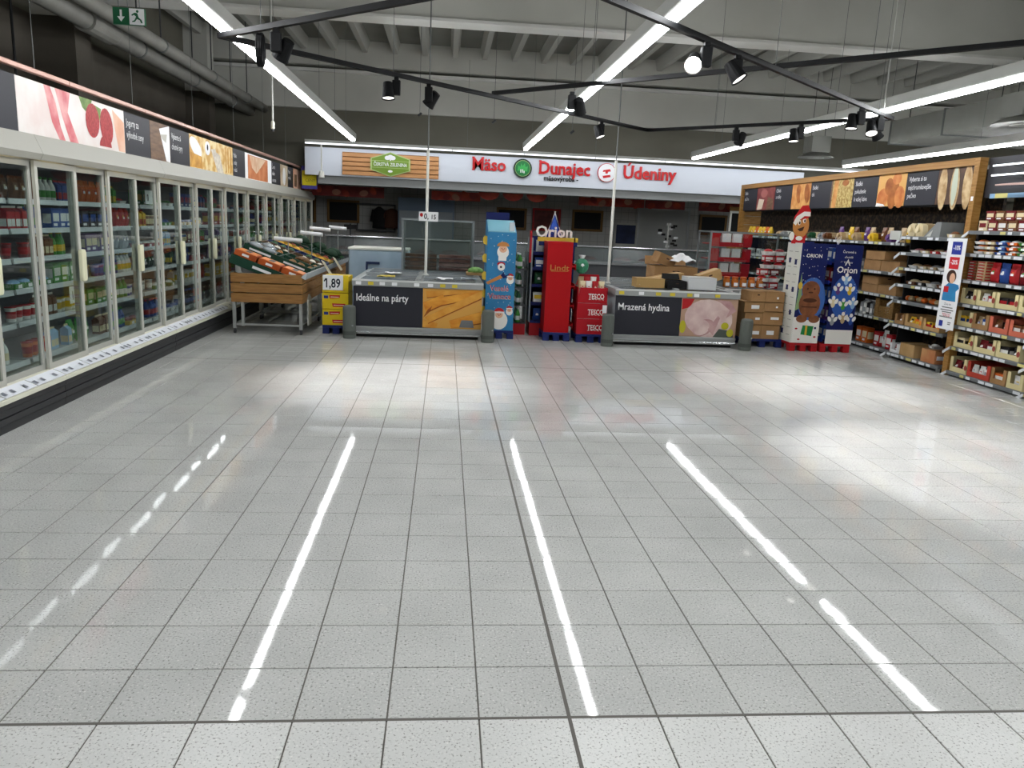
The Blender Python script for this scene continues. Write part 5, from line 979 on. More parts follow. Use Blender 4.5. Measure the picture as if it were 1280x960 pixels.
t = thing('wooden_fascia', 'oak frame around the picture boards over the bread shelves', 'frame', (5.735, 6.6, 0)); MB().box(0, 0, .0, .10, .09, 2.585).obj('post', WOOD, t); MB().box(0, 7.38, .0, .10, 7.46, 2.585).obj('post', WOOD, t); MB().box(0, .09, 2.50, .10, 7.38, 2.585).obj('top_rail', mat('oak_rail', '#a57b42', .5, col2='#8a622c', scale=6, stretch=(1, .15, 6), detail=5), t); MB().box(.09, .09, 2.04, .11, 7.38, 2.5).obj('backing', GB, t); MB().box(-.004, .02, 2.09, -.001, .06, 2.14).obj('number_tag', PAPER, t)
def board_w(ya, yb, label, m=NAVYP, name='slate_board'):
    t = thing(name, label, 'board', (5.775, ya, 2.06), 0, 'boards over the bread shelves'); MB().box(0, -(ya-yb)+.003, 0, .012, -.003, .435).obj('board', m, t); return t, west(0, 0, 0), ya-yb, .435
def slate_w(ya, yb, lines, label, size=.095):
    t, M, w_, h = board_w(ya, yb, label)
    for i, s_ in enumerate(lines): MB().text(s_, M, .06, h-.12-i*size*1.2, size, .0015, xs=.82).obj('lettering', PWHITE, t)
HY = [13.95, 13.26, 12.4, 11.65, 10.92, 10.2, 9.5, 8.8, 8.1, 7.41, 6.71]
slate_w(HY[0], HY[1], ['Biele', 'pečivo'], 'farthest slate board over the bread shelves, two short lines')
t, M, w_, h = board_w(HY[1], HY[2], 'picture board of dark red cured meat over the bread shelves', mat('print_ham', '#6e2a2a', .5, col2='#8f4c46', scale=5), 'picture_board'); b = MB(); b.use(mat('print_bone', '#cfc0ac', .5)).flat([(.05, .0), (.3, .02), (.38, .2), (.12, .22)], M, .001); b.use(BRW).flat([(.5, 0), (.8, 0), (.8, .2), (.55, .25)], M, .0012); b.use(mat('print_ham_light', '#a5605a', .5)).ell(M, .35, .32, .16, .08, .0014); b.obj('printed_picture', None, t)
slate_w(HY[2], HY[3], ['Chlieb', 'a rožky'], 'slate board left of the gingerbread cut-out')
ROLL = mat('print_roll', '#c07c3a', .5, col2='#dba765', scale=7); ROLLD = mat('print_roll_dark', '#8d4c1d', .5, col2='#b06a2e', scale=8)
t, M, w_, h = board_w(HY[3], HY[4], 'picture board of golden rolls behind the gingerbread cut-out', ROLL, 'picture_board'); b = MB()
for j in range(4): b.use(ROLLD if j % 2 else ROLL).ell(M, .12+j*.16, .2+.06*(j % 2), .1, .17, .001+j*.0004, rot=.3)
b.obj('printed_picture', None, t)
slate_w(HY[4], HY[5], ['Sladké', 'dni'], 'slate board right of the gingerbread cut-out')
SEED = mat('print_seeds', '#9a7a3c', .5, col2='#cdb877', scale=22, contrast=(.4, .6))
t, M, w_, h = board_w(HY[5], HY[6], 'picture board of seeded golden bread', SEED, 'picture_board'); b = MB(); b.use(BRW).rect(M, .0, .0, .05, h, .001); b.use(ROLL).flat([(.06, 0), (.2, 0), (.24, h), (.1, h)], M, .0012); b.use(ROLLD).ell(M, .45, .38, .1, .05, .0014); b.obj('printed_picture', None, t)
slate_w(HY[6], HY[7], ['Sladké', 'pokušenie', 'k vašej káve'], 'slate board lettered about sweet treats with coffee')
t, M, w_, h = board_w(HY[7], HY[8], 'picture board of glossy orange brown pastries', mat('print_pastry_ground', '#d6a55e', .5), 'picture_board'); b = MB()
PAS = mat('print_pastry', '#b5602a', .5, col2='#d08a4a', scale=7)
for j, (x, y, r1, r2, ro) in enumerate(((.16, .12, .15, .13, .3), (.42, .16, .13, .2, -.2), (.58, .12, .12, .15, .2), (.3, .27, .11, .12, .5), (.47, .37, .11, .08, 0))): b.use(PAS if j % 2 == 0 else ROLLD).ell(M, x, y, r1, r2, .001+j*.0005, rot=ro)
b.use(PWHITE).flat([(.0, 0), (.25, 0), (.2, .03), (.02, .05)], M, .004); b.obj('printed_picture', None, t)
slate_w(HY[8], HY[9], ['Vyberte si to', 'najchrumkavejšie', 'pečivo'], 'slate board lettered about the crunchiest pastry', .09)
t, M, w_, h = board_w(HY[9], HY[10], 'picture board of pale baguettes on dark wood', mat('print_walnut', '#5a4030', .5, col2='#3f2b20', scale=5), 'picture_board'); b = MB(); BAG = mat('print_baguette', '#cdb48a', .5, col2='#a07c4e', scale=9)
for j in range(3): b.use(BAG).ell(M, .12+j*.235, .2, .085, .27, .001+j*.0003, rot=.06)
b.use(mat('print_wrap', '#b9c2b0', .5)).ell(M, .35, .22, .055, .24, .002, rot=.03); b.obj('printed_picture', None, t)
# dark header over the sweets with lit tubes
t = thing('header_board', 'dark blank header board over the sweets shelves', 'board', (5.84, 3.9, 2.13)); MB().box(0, 0, 0, .03, 2.68, .45).obj('board', mat('header_slate', '#33343a', .45), t); MB().box(-.10, .02, -.02, -.085, 2.45, .03).obj('blue_strip', mat('strip_pale_blue', '#7fa3c4', .5), t)
for k in range(4): MB().box(-.102, .3+k*.62, -.02, -.1005, .5+k*.62, .03).obj('strip_tag', TAGY, t)
MB().box(-.09, .0, -.005, 0, 2.45, .005).obj('top_shelf', SHG, t)
for z, lb in ((2.45, 'upper white tube lamp before the dark sweets header'), (2.345, 'lower white tube lamp before the dark sweets header')):
    t = thing('tube_lamp', lb, 'lamp', (5.60, 3.9, z), 0, 'tube lamps before the header'); MB().box(-.006, 0, -.006, .02, 2.28, .012).obj('housing', HOUS, t); MB().box(-.009, .01, -.007, -.0065, 2.27, .011).obj('diffuser', emission('tube_glow', '#f4f8ff', 3.0), t)
    for y in (.2, 2.1): MB().box(.02, y, 0, .24, y+.02, .01).obj('bracket', MGREY, t)
t = thing('tube_rail', 'pinkish tapering rail below the tube lamps', 'rail', (5.60, 3.9, 2.24)); MB().prism([(0, -.03), (2.17, -.008), (2.17, .008), (0, .03)], west(0, 0, 0) @ Matrix.Diagonal((-1, 1, 1, 1)), 0, .02).obj('rail', mat('rail_pink', '#b79a92', .4), t); MB().box(0, .3, -.01, .24, .32, .0).obj('bracket', MGREY, t)
# hanging discount banner
t = thing('discount_banner', 'white hanging banner with blue -10% and red -20% squares and a figure', 'banner', (5.58, 6.72, .57)); MB().box(0, -.335, 0, .006, 0, 1.08).obj('banner_board', PAPER, t); M = west(-.0005, 0, 0)
b = MB(); b.use(BLUEP).rect(M, .09, .89, .27, 1.04, .0005); b.use(mat('banner_red', '#c0202a', .5)).rect(M, .08, .72, .26, .86, .0005); b.obj('coloured_squares', None, t)
MB().text('-10%', M, .18, .945, .075, .0015, align='CENTER', bold=.02, xs=.85).obj('lettering', PWHITE, t); MB().text('-20%', M, .17, .775, .075, .0015, align='CENTER', bold=.02, xs=.85).obj('lettering', PWHITE, t)
b = MB(); b.use(mat('print_shirt_blue', '#2a74a8', .5, col2='#2f84b4', scale=5)).flat([(.04, .34), (.30, .34), (.28, .46), (.33, .5), (.31, .54), (.23, .55), (.12, .55), (.05, .5)], M, .0006); b.use(DKB).ell(M, .16, .63, .09, .08, .0008); b.use(SANTA).ell(M, .18, .61, .05, .062, .001); b.use(RED).rect(M, .05, .44, .14, .51, .001); b.obj('printed_figure', None, t)
b = MB(); b.use(MGREY)
for k, (x0, x1, z_) in enumerate(((.07, .27, .255), (.05, .29, .225), (.08, .26, .2), (.05, .29, .14), (.22, .28, .08), (.22, .27, .06))): b.rect(M, x0, z_, x1, z_+.012, .0006)
b.use(BLUEP).rect(M, .06, .03, .13, .1, .0006); b.obj('small_print', None, t); MB().text('Zľavy len', M, .17, .29, .035, .001, align='CENTER').obj('lettering', mat('banner_ink', '#3c3f52', .6), t); MB().text('TESCO', M, .17, .155, .05, .001, align='CENTER', bold=.01).obj('lettering', MATS['banner_red'], t); MB().box(.0, -.25, 1.08, .1, -.08, 1.09).obj('hanger', STEEL, t)
# ------------------------------------------------------------------ what lies on the bread shelves
rb = random.Random(21)
def row(zs_i, x, ya, yb, kinds, cols, unit, shelf, sc=(1, 1, 1), gap=.02, grp='bread and packs on the shelves', rz=-PI/2, maxn=99):
    y = yb; n = 0
    while n < maxn:
        kd = kinds[n % len(kinds)]; c, c2 = cols[n % len(cols)]
        w_ = {'snack_box': .15, 'food_pouch': .125, 'tray_pack': .175, 'bread_loaf': .14, 'bread_rolls': .25, 'baguette': .075, 'milk_carton': .08, 'bottle': .08}[kd]*sc[0]+gap
        if y-w_ < ya: break
        put(kd, c, c2, (x, y-w_/2, zs_i+.001), rz, '%s %s, %s from left on the %s %s shelf' % (c, KINDTXT[kd][0], nth(n+1), shelf, unit), grp, sc); y -= w_; n += 1
row(1.56, 5.9, 7.95, 10.0, ['food_pouch', 'bread_loaf', 'food_pouch'], [('purple', 'white'), ('beige', 'cream'), ('yellow', 'brown'), ('brown', 'cream'), ('beige', 'yellow')], 'bread', 'top left', (1.05, 1, 1.15))
row(1.56, 5.92, 10.05, 12.2, ['bread_loaf', 'bread_loaf', 'tray_pack'], [('beige', 'cream'), ('grey', 'white'), ('brown', 'beige'), ('dark green', 'cream')], 'bread', 'far top', (1.1, 1, 1.0))
row(1.56, 5.9, 12.5, 13.8, ['food_pouch'], [('yellow', 'white'), ('yellow', 'red'), ('orange', 'white')], 'bread', 'farthest top', (1.2, 1.2, 1.0))
row(1.65, 5.82, 7.45, 7.8, ['bread_loaf'], [('cream', 'white'), ('cream', 'beige')], 'bread', 'near top', (1.1, 1, 1.6))
row(1.65, 5.85, 6.75, 7.1, ['tray_pack'], [('brown', 'cream'), ('brown', 'white')], 'bread', 'near top right', (.95, 1, 1.2))
t = thing('sloping_bin', 'grey sloping bin on the near top bread shelf', 'bin', (5.72, 7.12, 1.651)); MB().prism([(0, 0), (.34, 0), (.34, .19), (.25, .19)], Matrix(((0, 0, 1, 0), (-1, 0, 0, .34), (0, 1, 0, 0), (0, 0, 0, 1))), 0, .3).obj('bin_body', mat('bin_grey', '#7d8080', .5), t); MB().prism([(.06, .01), (.16, .01), (.19, .09)], Matrix(((0, 0, 1, -.002), (-1, 0, 0, .34), (0, 1, 0, 0), (0, 0, 0, 1))), -.004, 0).obj('scoop_plate', GREYW, t)
t = thing('price_holder', 'white acrylic price block at the end of the near top shelf', 'sign', (5.66, 7.88, 1.60)); MB().box(0, 0, 0, .02, .25, .12).obj('block', GREYW, t, bevel=.004); MB().box(.02, .1, .0, .12, .14, .02).obj('clip', MGREY, t)
for z, sh, kd, cl, sc in ((1.44, 'sixth', 'tray_pack', [('pink', 'white'), ('brown', 'cream'), ('beige', 'red')], (1.1, 1.2, .9)), (1.24, 'fifth', 'tray_pack', [('beige', 'white'), ('brown', 'cream'), ('grey', 'beige')], (1.1, 1.2, .9)), (1.02, 'fourth', 'tray_pack', [('cream', 'brown'), ('beige', 'black'), ('grey', 'white')], (1.15, 1.2, 1.1)), (.80, 'third', 'bread_rolls', [('orange', 'beige'), ('beige', 'orange')], (1.05, 1, 1.1))): row(z, 5.85, 6.74, 7.8, [kd], cl, 'bread', 'near ' + sh, sc)
def open_tray(x, y, z, w_, d, h, m, label, fill, emblem=None, grp='open cartons on the right shelves', hole=False, name='display_tray', inner=None, lip=.34):
    """carton with a cut-away front facing -X; y is its near edge"""
    t = thing(name, label, 'carton', (x, y, z+.001), 0, grp); e = .006
    MB().box(0, 0, 0, d, w_, e).obj('bottom', m, t); MB().box(d-e, 0, e, d, w_, h).obj('back', m, t); MB().box(e, 0, e, d-e, e, h).obj('side', m, t); MB().box(e, w_-e, e, d-e, w_, h).obj('side', m, t)
    f = MB(); c = min(.05, w_*.2); f.prism([(0, 0), (w_, 0), (w_, h*.97), (w_-c, h*.97), (w_-c, h*lip), (c, h*lip), (c, h*.97), (0, h*.97)], west(e, w_, 0) @ Matrix.Translation((0, 0, 0)), 0, e); f.obj('cut_front', m, t)
    if emblem: MB().ell(west(-.0005, w_, 0), w_*.94 if w_ > .2 else w_*.8, h*.45, .026, .032, .0005).obj('round_emblem', emblem, t)
    if hole: MB().rect(west(-.0005, w_, 0), w_*.4, h*.55, w_*.55, h*.7, .0005).obj('hand_hole', DKB, t)
    MB().box(d*.35, e, e, d-.01, w_-e, h*.62).obj('packed_rows', inner or mat('tray_dark_inside', '#3a3230', .7), t)
    q = random.Random(int(y*1000+z*77)); n = max(1, int((w_-.02)/.12)); st = (w_-.02)/n
    for j in range(n):
        c1, c2_ = fill[j % len(fill)]; put('food_pouch' if q.random() < .7 else 'snack_box', c1, c2_, (x+.062, y+.01+st*(j+.5), z+.008), -PI/2, '%s pack, %s from right in %s' % (c1, nth(j+1), label.replace('cut-away ', '') if 'sweets' in label else label.split(',')[0]), 'packs inside the open cartons', (st/.15*.95, .9, h/.2*.85))
    return t
CRM = mat('tray_cream', '#cfc292', .6); SAL = mat('tray_salmon', '#c0654e', .55); RTR = mat('tray_red', '#a83a2a', .55)
EMB = mat('emblem_maroon', '#8d3d34', .5); WICK = mat('wicker', '#8a6a3a', .7, col2='#6a4d28', scale=40)
# lower shelves of the near bread unit
open_tray(5.72, 7.22, .48, .36, .3, .16, CARDL, 'pale cardboard tray with orange print, near second bread shelf', [('orange', 'yellow'), ('yellow', 'white')], mat('print_orange_spot', '#cf7a2a', .5), hole=True)
open_tray(5.72, 6.84, .48, .34, .3, .15, CARDL, 'cardboard tray right of the orange printed one, second bread shelf', [('orange', 'white'), ('yellow', 'red')], mat('print_orange_spot', '#cf7a2a', .5), hole=True)
open_tray(5.72, 7.62, .48, .2, .3, .14, CARD, 'small brown tray left on the second near bread shelf', [('brown', 'white')])
flap_box(5.73, 7.3, .081, .3, .32, .17, CARDL, 'plain cardboard box on the bottom near bread shelf', mark=(.6, .2, .7, .3)); flap_box(5.73, 6.86, .081, .3, .28, .17, mat('box_red_tan', '#a8623c', .7, col2='#b98a5c', scale=3), 'red and tan box at the right of the bottom bread shelf', mark=(.1, .3, .4, .6)); open_tray(5.72, 7.64, .08, .2, .3, .13, PAPER, 'low white tray on the bottom near bread shelf', [('dark red', 'white')])
row(.252, 5.85, 6.87, 7.13, ['tray_pack'], [('white', 'grey')], 'bread', 'red box on the bottom', (.75, 1, .9))
# visible part of the far bread unit beside the navy display
for (y, z, w_, h, lb) in ((8.02, 1.151, .46, .15, 'brown carton, right one on the upper bread shelf beside the navy display'), (8.5, 1.151, .44, .15, 'brown carton, left one on the upper bread shelf beside the navy display'), (8.42, 1.303, .5, .13, 'brown carton on top of the left upper one'), (8.02, .831, .46, .13, 'brown carton, right one on the middle bread shelf'), (8.5, .831, .42, .12, 'lower left brown carton on the middle bread shelf'), (8.5, .953, .42, .12, 'upper left brown carton on the middle bread shelf')): flap_box(5.8, y, z, .34, w_, h, CARD, lb)
t = thing('wicker_crate', 'wicker crate on the lower bread shelf beside the navy display', 'crate', (5.79, 8.0, .501)); MB().box(0, 0, 0, .34, .48, .02).obj('bottom', WICK, t)
for k in range(6): MB().box(0, 0, .022+k*.024, .015, .48, .042+k*.024).obj('slat', WICK, t); MB().box(.325, 0, .022+k*.024, .34, .48, .042+k*.024).obj('slat', WICK, t)
for y in (0, .36): MB().box(-.008, y, .0, -.001, y+.1, .27).obj('corner_post', WICK, t); MB().box(.016, y+.02, .02, .32, y+.04, .25).obj('end_wall', WICK, t)
row(.524, 5.93, 8.05, 8.44, ['food_pouch'], [('white', 'brown'), ('brown', 'white')], 'bread', 'wicker crate on the lower')
row(.50, 5.9, 8.52, 8.95, ['milk_carton'], [('grey', 'white'), ('white', 'grey'), ('black', 'white')], 'bread', 'lower left', (1, 2, .95), .01)
row(.07, 5.9, 8.0, 8.5, ['snack_box', 'food_pouch'], [('red', 'white'), ('white', 'dark red'), ('red', 'white')], 'bread', 'bottom left', (1, 1.2, 1.4)); row(.07, 5.9, 8.5, 9.0, ['snack_box'], [('orange', 'white'), ('orange', 'cream'), ('green', 'orange')], 'bread', 'bottom far left', (1, 1.2, 1.5))
row(1.15, 5.95, 9.2, 11.8, ['snack_box', 'bread_loaf'], [('grey', 'white'), ('beige', 'white'), ('white', 'blue')], 'bread', 'second far', (1.2, 1, 1)); row(1.15, 5.95, 12.0, 13.8, ['snack_box', 'tray_pack'], [('white', 'grey'), ('grey', 'white')], 'bread', 'second farthest', (1.3, 1, 1))
# the sweets unit
row(1.74, 5.82, 5.35, 6.5, ['snack_box'], [('cream', 'dark red'), ('dark red', 'cream'), ('brown', 'white'), ('brown', 'cream'), ('dark red', 'white'), ('cream', 'red')], 'sweets', 'top, lower layer', (1, 1.2, .8), .01)
y = 6.32; n = 0
while y > 5.5: n += 1; put('snack_box', 'dark red' if n % 2 else 'brown', 'cream', (5.82, y, 1.864), -PI/2, '%s box, %s from left in the upper layer of the top sweets shelf' % ('dark red' if n % 2 else 'brown', nth(n)), 'boxes on the sweets shelves', (1, 1.2, .7)); y -= .16
for k in range(3): row(1.48+k*.056, 5.81, 5.35, 6.5, ['tray_pack'], [('orange', 'white'), ('brown', 'cream'), ('pale blue', 'blue'), ('white', 'orange'), ('cream', 'green')], 'sweets', 'sixth, %s layer' % ('lowest', 'middle', 'upper')[k], (.95, 1, .8), .012)
for k in range(7):
    for j in range(2): put('snack_box', 'beige' if j else 'brown', 'red', (5.81, 6.47-j*.16, 1.171+k*.033), -PI/2, '%s flat bar from below in the %s pile on the fifth sweets shelf' % (nth(k+1), ('left', 'right')[j]), 'flat bars piled on the sweets shelf', (1, 1.2, .215))
row(1.17, 5.82, 5.35, 6.22, ['food_pouch'], [('red', 'green'), ('blue', 'white'), ('red', 'orange'), ('dark red', 'green'), ('orange', 'green')], 'sweets', 'fifth', (1.15, 1.1, 1.25), .012)
for z, sh, spec in ((.89, 'fourth', [(6.30, .26, CRM, [('black', 'white')], EMB), (5.98, .3, CRM, [('red', 'white'), ('white', 'red')], EMB), (5.62, .34, CRM, [('black', 'red')], EMB), (5.32, .28, CRM, [('white', 'blue')], EMB)]), (.62, 'third', [(6.30, .26, CRM, [('yellow', 'blue')], EMB), (6.02, .27, CARD, [('blue', 'white'), ('beige', 'blue')], None), (5.7, .3, SAL, [('brown', 'white')], None), (5.36, .32, SAL, [('brown', 'white')], None)]), (.36, 'second', [(6.22, .34, CRM, [('yellow', 'brown'), ('cream', 'black')], EMB), (5.84, .36, CRM, [('dark red', 'white')], EMB), (5.46, .36, CRM, [('black', 'white')], EMB)]), (.06, 'bottom', [(6.26, .3, CRM, [('dark red', 'white')], EMB), (5.86, .38, RTR, [('white', 'grey'), ('white', 'red')], None), (5.6, .24, CARD, [('orange', 'white')], None), (5.34, .24, CRM, [('white', 'yellow')], None)])):
    for j, (y, w_, m, fl, em) in enumerate(spec): open_tray(5.74, y, z, w_, .34, .185, m, '%s cut-away carton, %s from left, %s sweets shelf' % ({CRM: 'cream', CARD: 'brown', SAL: 'salmon', RTR: 'red'}[m], nth(j+1), sh), fl, em)

# the unit just outside the right edge
EC = [[('dark red', 'cream'), ('brown', 'white'), ('cream', 'red')], [('orange', 'white'), ('pale blue', 'blue'), ('white', 'red')], [('red', 'green'), ('blue', 'white'), ('orange', 'white')], [('yellow', 'red'), ('cream', 'brown'), ('green', 'white')], [('white', 'blue'), ('red', 'white')], [('brown', 'cream'), ('purple', 'white')], [('red', 'white'), ('beige', 'brown')]]
for i, z in enumerate(ZR): row(z, 5.84, 4.05, 5.24, [('snack_box', 'food_pouch')[i % 2]], EC[6-i], 'edge sweets', ('bottom', 'second', 'third', 'fourth', 'fifth', 'sixth', 'top')[i], (1.05, 1.4, 1.1))
# ------------------------------------------------------------------ overhead: black lighting track, spotlights, pipes, ducts
TZ = 2.95
def rail(parent, a, b_, w_=.042, h=.04):
    a, b_ = Vector(a), Vector(b_); d = (b_-a).normalized(); n = Vector((-d.y, d.x, 0))
    m = MB(); m.add([p+n*s_*w_/2+Vector((0, 0, z)) for p in (a, b_) for z in (0, h) for s_ in (-1, 1)], [(0, 1, 3, 2), (4, 6, 7, 5), (0, 4, 5, 1), (2, 3, 7, 6), (0, 2, 6, 4), (1, 5, 7, 3)])
    return m.obj('track_rail', BLACK, parent)
K = [(.1, 2.42, 0), (-2.31, 4.61, 0), (2.37, 9.05, 0), (4.66, 6.72, 0)]
t = thing('lighting_track', 'large black square lighting track hung cornerwise below the tube lamps', 'track', (0, 0, TZ))
for i in range(4): rail(t, K[i], K[(i+1) % 4])
for (x, y) in ((-.3, 2.78), (-1.9, 4.24), (-1.0, 5.86), (1.2, 7.95), (3.1, 8.31), (4.2, 7.18), (4.3, 6.38), (2.3, 4.5)): MB().cyl((x, y, .04), (x, y, 5.12-TZ), .003, 5).obj('hanging_wire', MGREY, t); 
MB().cyl((4.42, 6.5, .04), (4.42, 6.5, 5.12-TZ), .008, 6).obj('feed_rod', GREYW, t)
t = thing('lighting_track', 'straight black lighting track crossing inside the square one', 'track', (0, 0, TZ+.041), 0); rail(t, (.04, 6.9, 0), (4.5, 2.42, 0))
for (x, y) in ((1.0, 5.94), (2.9, 4.03)): MB().cyl((x, y, .04), (x, y, 5.12-TZ), .003, 5).obj('hanging_wire', MGREY, t)
LENS = emission('spot_lens', '#fffaf2', 3.5)
def spot(x, y, aim, label, lit=True, power=1.0, size=52, LENS=LENS):
    """track spotlight under the rail at x, y, its head pointing at aim"""
    t = thing('track_spotlight', label, 'spotlight', (x, y, TZ), 0, 'black track spotlights')
    d = (Vector(aim)-Vector((x, y, TZ-.12))).normalized(); side = Vector((d.y, -d.x, 0))
    side = side.normalized() if side.length > .05 else Vector((1, 0, 0))
    MB().box(-.022, -.022, -.03, .022, .022, .0).obj('adapter', BLACK, t); MB().box(-.04, -.03, -.17, .04, .03, -.03).obj('driver_box', BLACK, t, bevel=.006)
    c = side*.085+Vector((0, 0, -.13)); MB().cyl(Vector((0, 0, -.13)), c, .018, 8).obj('pivot_arm', BLACK, t)
    a = c-d*.07; e = c+d*.085
    h = MB().cyl(a, e, .045, 18, .064, caps=False); h.cyl(a-d*.004, a, .04, 18, .045); hd = h.obj('lamp_head', BLACK, t)
    MB().cyl(e-d*.012, e, .066, 18, .068, caps=False).obj('front_ring', BLACK, hd)
    if lit:
        MB().cyl(e-d*.016, e-d*.012, .058, 18).obj('lens', LENS, hd)
        L = bpy.data.lights.new('spot_lamp', 'SPOT'); L.energy = SPOT_W*power; L.spot_size = math.radians(size); L.spot_blend = .7; L.shadow_soft_size = .05; L.color = (1, .97, .97)
        o = bpy.data.objects.new('spot_lamp', L); COL.objects.link(o); o.parent = t; o.location = e+d*.02; o.rotation_euler = d.to_track_quat('-Z', 'Y').to_euler()
    else: MB().cyl(e-d*.03, e-d*.026, .055, 18).obj('lens', MBLACK, hd)
spot(-1.76, 4.11, (-3.0, 5.0, 1.0), 'large unlit spotlight with cable loops at the left of the track', False)
spot(-.97, 5.88, (-.80, 5.45, 0), 'lit spotlight pointing straight down, left rail', True, 12, 62)
spot(-.66, 6.17, (-2.6, 7.2, .3), 'unlit spotlight beside the left downward one', False)
spot(.82, 6.12, (1.4, 8.2, .5), 'unlit spotlight before the middle tube lamp', False)
spot(1.56, 8.28, (2.6, 7.6, 0), 'small lit spotlight tilted right above the poultry freezer', True, .25, 45)
spot(1.42, 3.65, (.2, .3, 0.7), 'bright lit spotlight facing the camera', True, .5, 50, emission('glare_lens', '#fffaf2', 40))
spot(1.78, 3.99, (3.55, 2.9, 0), 'lit spotlight tilted to the right next to the glaring one', True, 14.5, 56)
spot(3.32, 8.08, (3.0, 9.5, 1.0), 'unlit dark spotlight on the far rail', False)
spot(3.92, 7.47, (3.92, 7.0, 0), 'lit spotlight pointing down at the right of the far rail', True, .6, 50)
spot(3.92, 6.03, (3.7, 5.7, 0), 'lit spotlight pointing down by the right corner', True, 8.5, 62)
spot(4.5, 6.88, (5.8, 7.2, 1.2), 'spotlight aimed at the bread shelves by the right corner', True, .35, 45)
spot(4.36, 6.43, (4.0, 5.0, 0), 'last lit spotlight at the right track corner', True, 6, 58)
t = thing('cable_coil', 'black cable loops hanging from the left track corner', 'cable', (-1.93, 4.27, TZ-.002))
for k in range(4):
    m = MB(); n = 14; pts = [Vector((.0+k*.012, .07*math.cos(2*PI*i/n), -.13+.12*math.sin(2*PI*i/n))) for i in range(n+1)]; m.tube(pts, .007, 6); m.obj('loop', BLACK, t)
# service rod with white grip below the first tube lamp
t = thing('hanging_sensor', 'thin grey rod with pale grip hanging near the left tube lamp', 'rod', (-2.83, 9.0, 2.70)); MB().cyl((0, 0, .08), (0, 0, 2.42), .013, 8).obj('rod', GREYW, t); MB().lathe([(.014, 0), (.026, .01), (.026, .09), (.014, .11)], 10).obj('grip', CREAMW, t); MB().lathe([(.02, -.03), (.022, 0)], 10).obj('tip', DGREY, t)
for i, (x, y, z, lb) in enumerate(((-.95, 12.0, 3.35, 'small hanging sensor between the first two lamps'), (.35, 12.0, 3.3, 'small hanging sensor left of the middle lamp'), (1.75, 12.0, 3.2, 'small hanging sensor right of the middle lamp'))):
    t = thing('hanging_sensor', lb, 'sensor', (x, y, z), 0, 'small hanging sensors'); MB().cyl((0, 0, .04), (0, 0, 5.12-z), .005, 6).obj('rod', MGREY, t); MB().cyl((-.03, 0, 0), (.03, 0, .05), .02, 8).obj('sensor_body', DGREY, t)
# pipes along the left wall
PIPE = mat('pipe_grey', '#8b8a84', .5, col2='#7e7d77', scale=3)
for x, z, r_, lb in ((-4.62, 3.66, .11, 'thick grey pipe running along the left wall'), (-4.32, 3.72, .085, 'thinner grey pipe beside the thick one')):
    t = thing('ceiling_pipe', lb, 'pipe', (x, 0, z), 0, 'grey wall pipes'); MB().cyl((0, -2, 0), (0, 15.25, 0), r_, 16).obj('pipe', PIPE, t, smooth=True)
    for y in (9.2, 11.5, 13.8): MB().cyl((0, y, r_), (0, y, 5.12-z), .01, 6).obj('hanger', DGREY, t); MB().cyl((0, y-.02, 0), (0, y+.02, 0), r_+.008, 16).obj('clamp', MGREY, t)
    if r_ > .1: MB().cyl((0, 7.6, 0), (0, 8.3, 0), r_+.03, 16).obj('sleeve', PIPE, t)
t = thing('exit_sign', 'green emergency exit sign with down arrow and running figure', 'sign', (-3.62, 5.86, 3.265)); GREENX = mat('exit_green', '#1f5a3c', .4)
MB().box(0, 0, 0, .29, .03, .15).obj('sign_plate', GREENX, t); MB().box(.15, -.003, .004, .286, -.0005, .146).obj('white_field', PAPER, t); M = front(0, -.003, 0); b = MB()
b.use(PAPER).flat([(.065, .13), (.085, .13), (.085, .07), (.11, .07), (.075, .025), (.04, .07), (.065, .07)], M, .0005); b.obj('arrow', None, t)
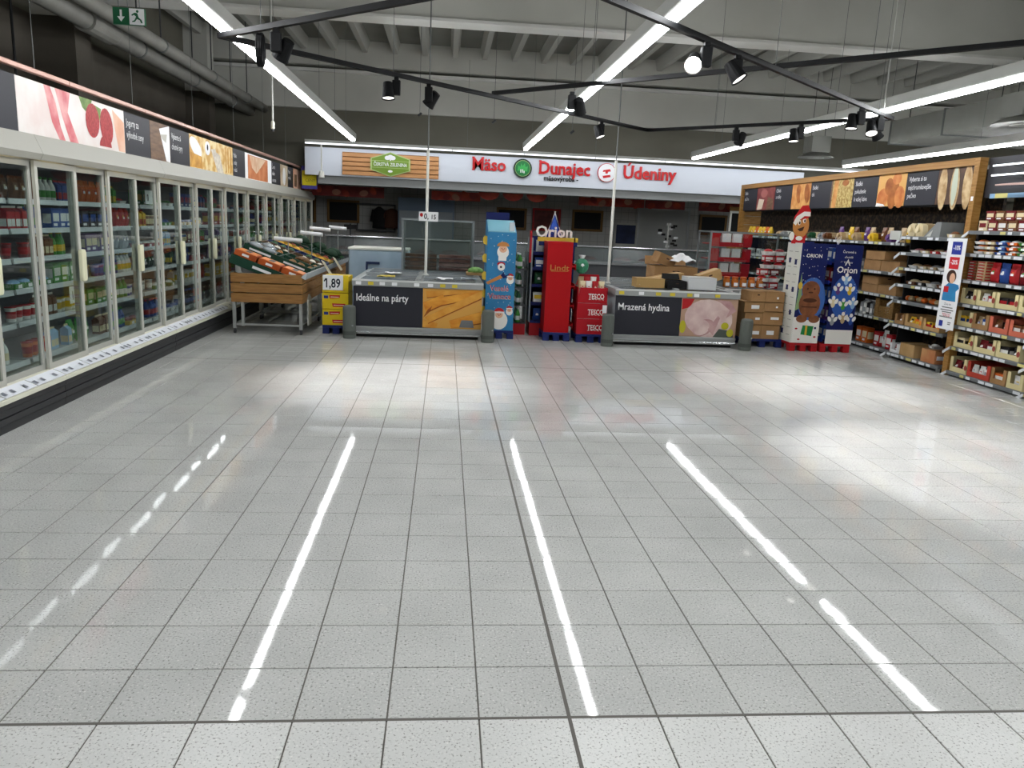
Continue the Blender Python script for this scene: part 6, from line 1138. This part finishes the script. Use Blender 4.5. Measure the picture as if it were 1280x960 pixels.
b = MB(); b.use(GREENX).ell(M, .225, .122, .012, .013, .001, 10); b.flat([(.2, .11), (.225, .105), (.235, .07), (.26, .05), (.27, .02), (.255, .02), (.245, .045), (.22, .055), (.2, .03), (.175, .025), (.175, .035), (.195, .042), (.212, .075), (.195, .09), (.175, .08), (.17, .09)], M, .001); b.obj('running_figure', None, t)
for x in (.05, .24): MB().cyl((x, .015, .15), (x, .015, 1.5), .004, 5).obj('hanging_wire', MGREY, t)
MB().cyl((0, 0, 0), (0, 0, 2.2), .012, 6).obj('cable_drop', BLACK, None, loc=(-4.45, 5.7, 2.6)); tag(bpy.data.objects['cable_drop'], 'black cable hanging down by the left column', 'cable')
# ventilation duct and round diffusers at the right
DUCT = mat('duct_sheet', '#8e8f89', .5, .2, col2='#84857f', scale=2)
t = thing('ventilation_duct', 'wide grey ventilation duct over the next aisle', 'duct', (8.2, 0, 3.45))
for k in range(9): MB().box(0, -2+k*1.66, 0, 1.3, -2+k*1.66+1.63, .42).obj('duct_section', DUCT, t); MB().box(-.02, -2+k*1.66+1.63, -.02, 1.32, -2+k*1.66+1.66, .44).obj('flange', MGREY, t)
for y in (2, 6, 10, 12.5): MB().cyl((.1, y, .42), (.1, y, 1.67), .008, 6).obj('hanger', DGREY, t)
def diffuser(x, y, z, r_, label):
    t = thing('round_diffuser', label, 'diffuser', (x, y, z), 0, 'round air diffusers'); MB().lathe([(r_, 0), (r_*.98, .02), (r_*.6, .09), (r_*.45, .1)], 24).obj('outer_cone', DUCT, t, smooth=False); MB().lathe([(r_*.45, -.01), (r_*.44, .0), (r_*.3, .02)], 20).obj('inner_disc', GREYW, t); MB().box(-r_*.55, -r_*.55, .1, r_*.55, r_*.55, .42).obj('plenum_box', DUCT, t)
    for q in (-1, 1): MB().cyl((q*r_*.4, 0, .42), (q*r_*.4, 0, 5.12-z), .006, 6).obj('hanger', DGREY, t)
diffuser(7.2, 13.9, 3.2, .36, 'round air diffuser near the right end of the sign'); diffuser(7.7, 8.6, 3.28, .42, 'round air diffuser above the oak fascia corner')
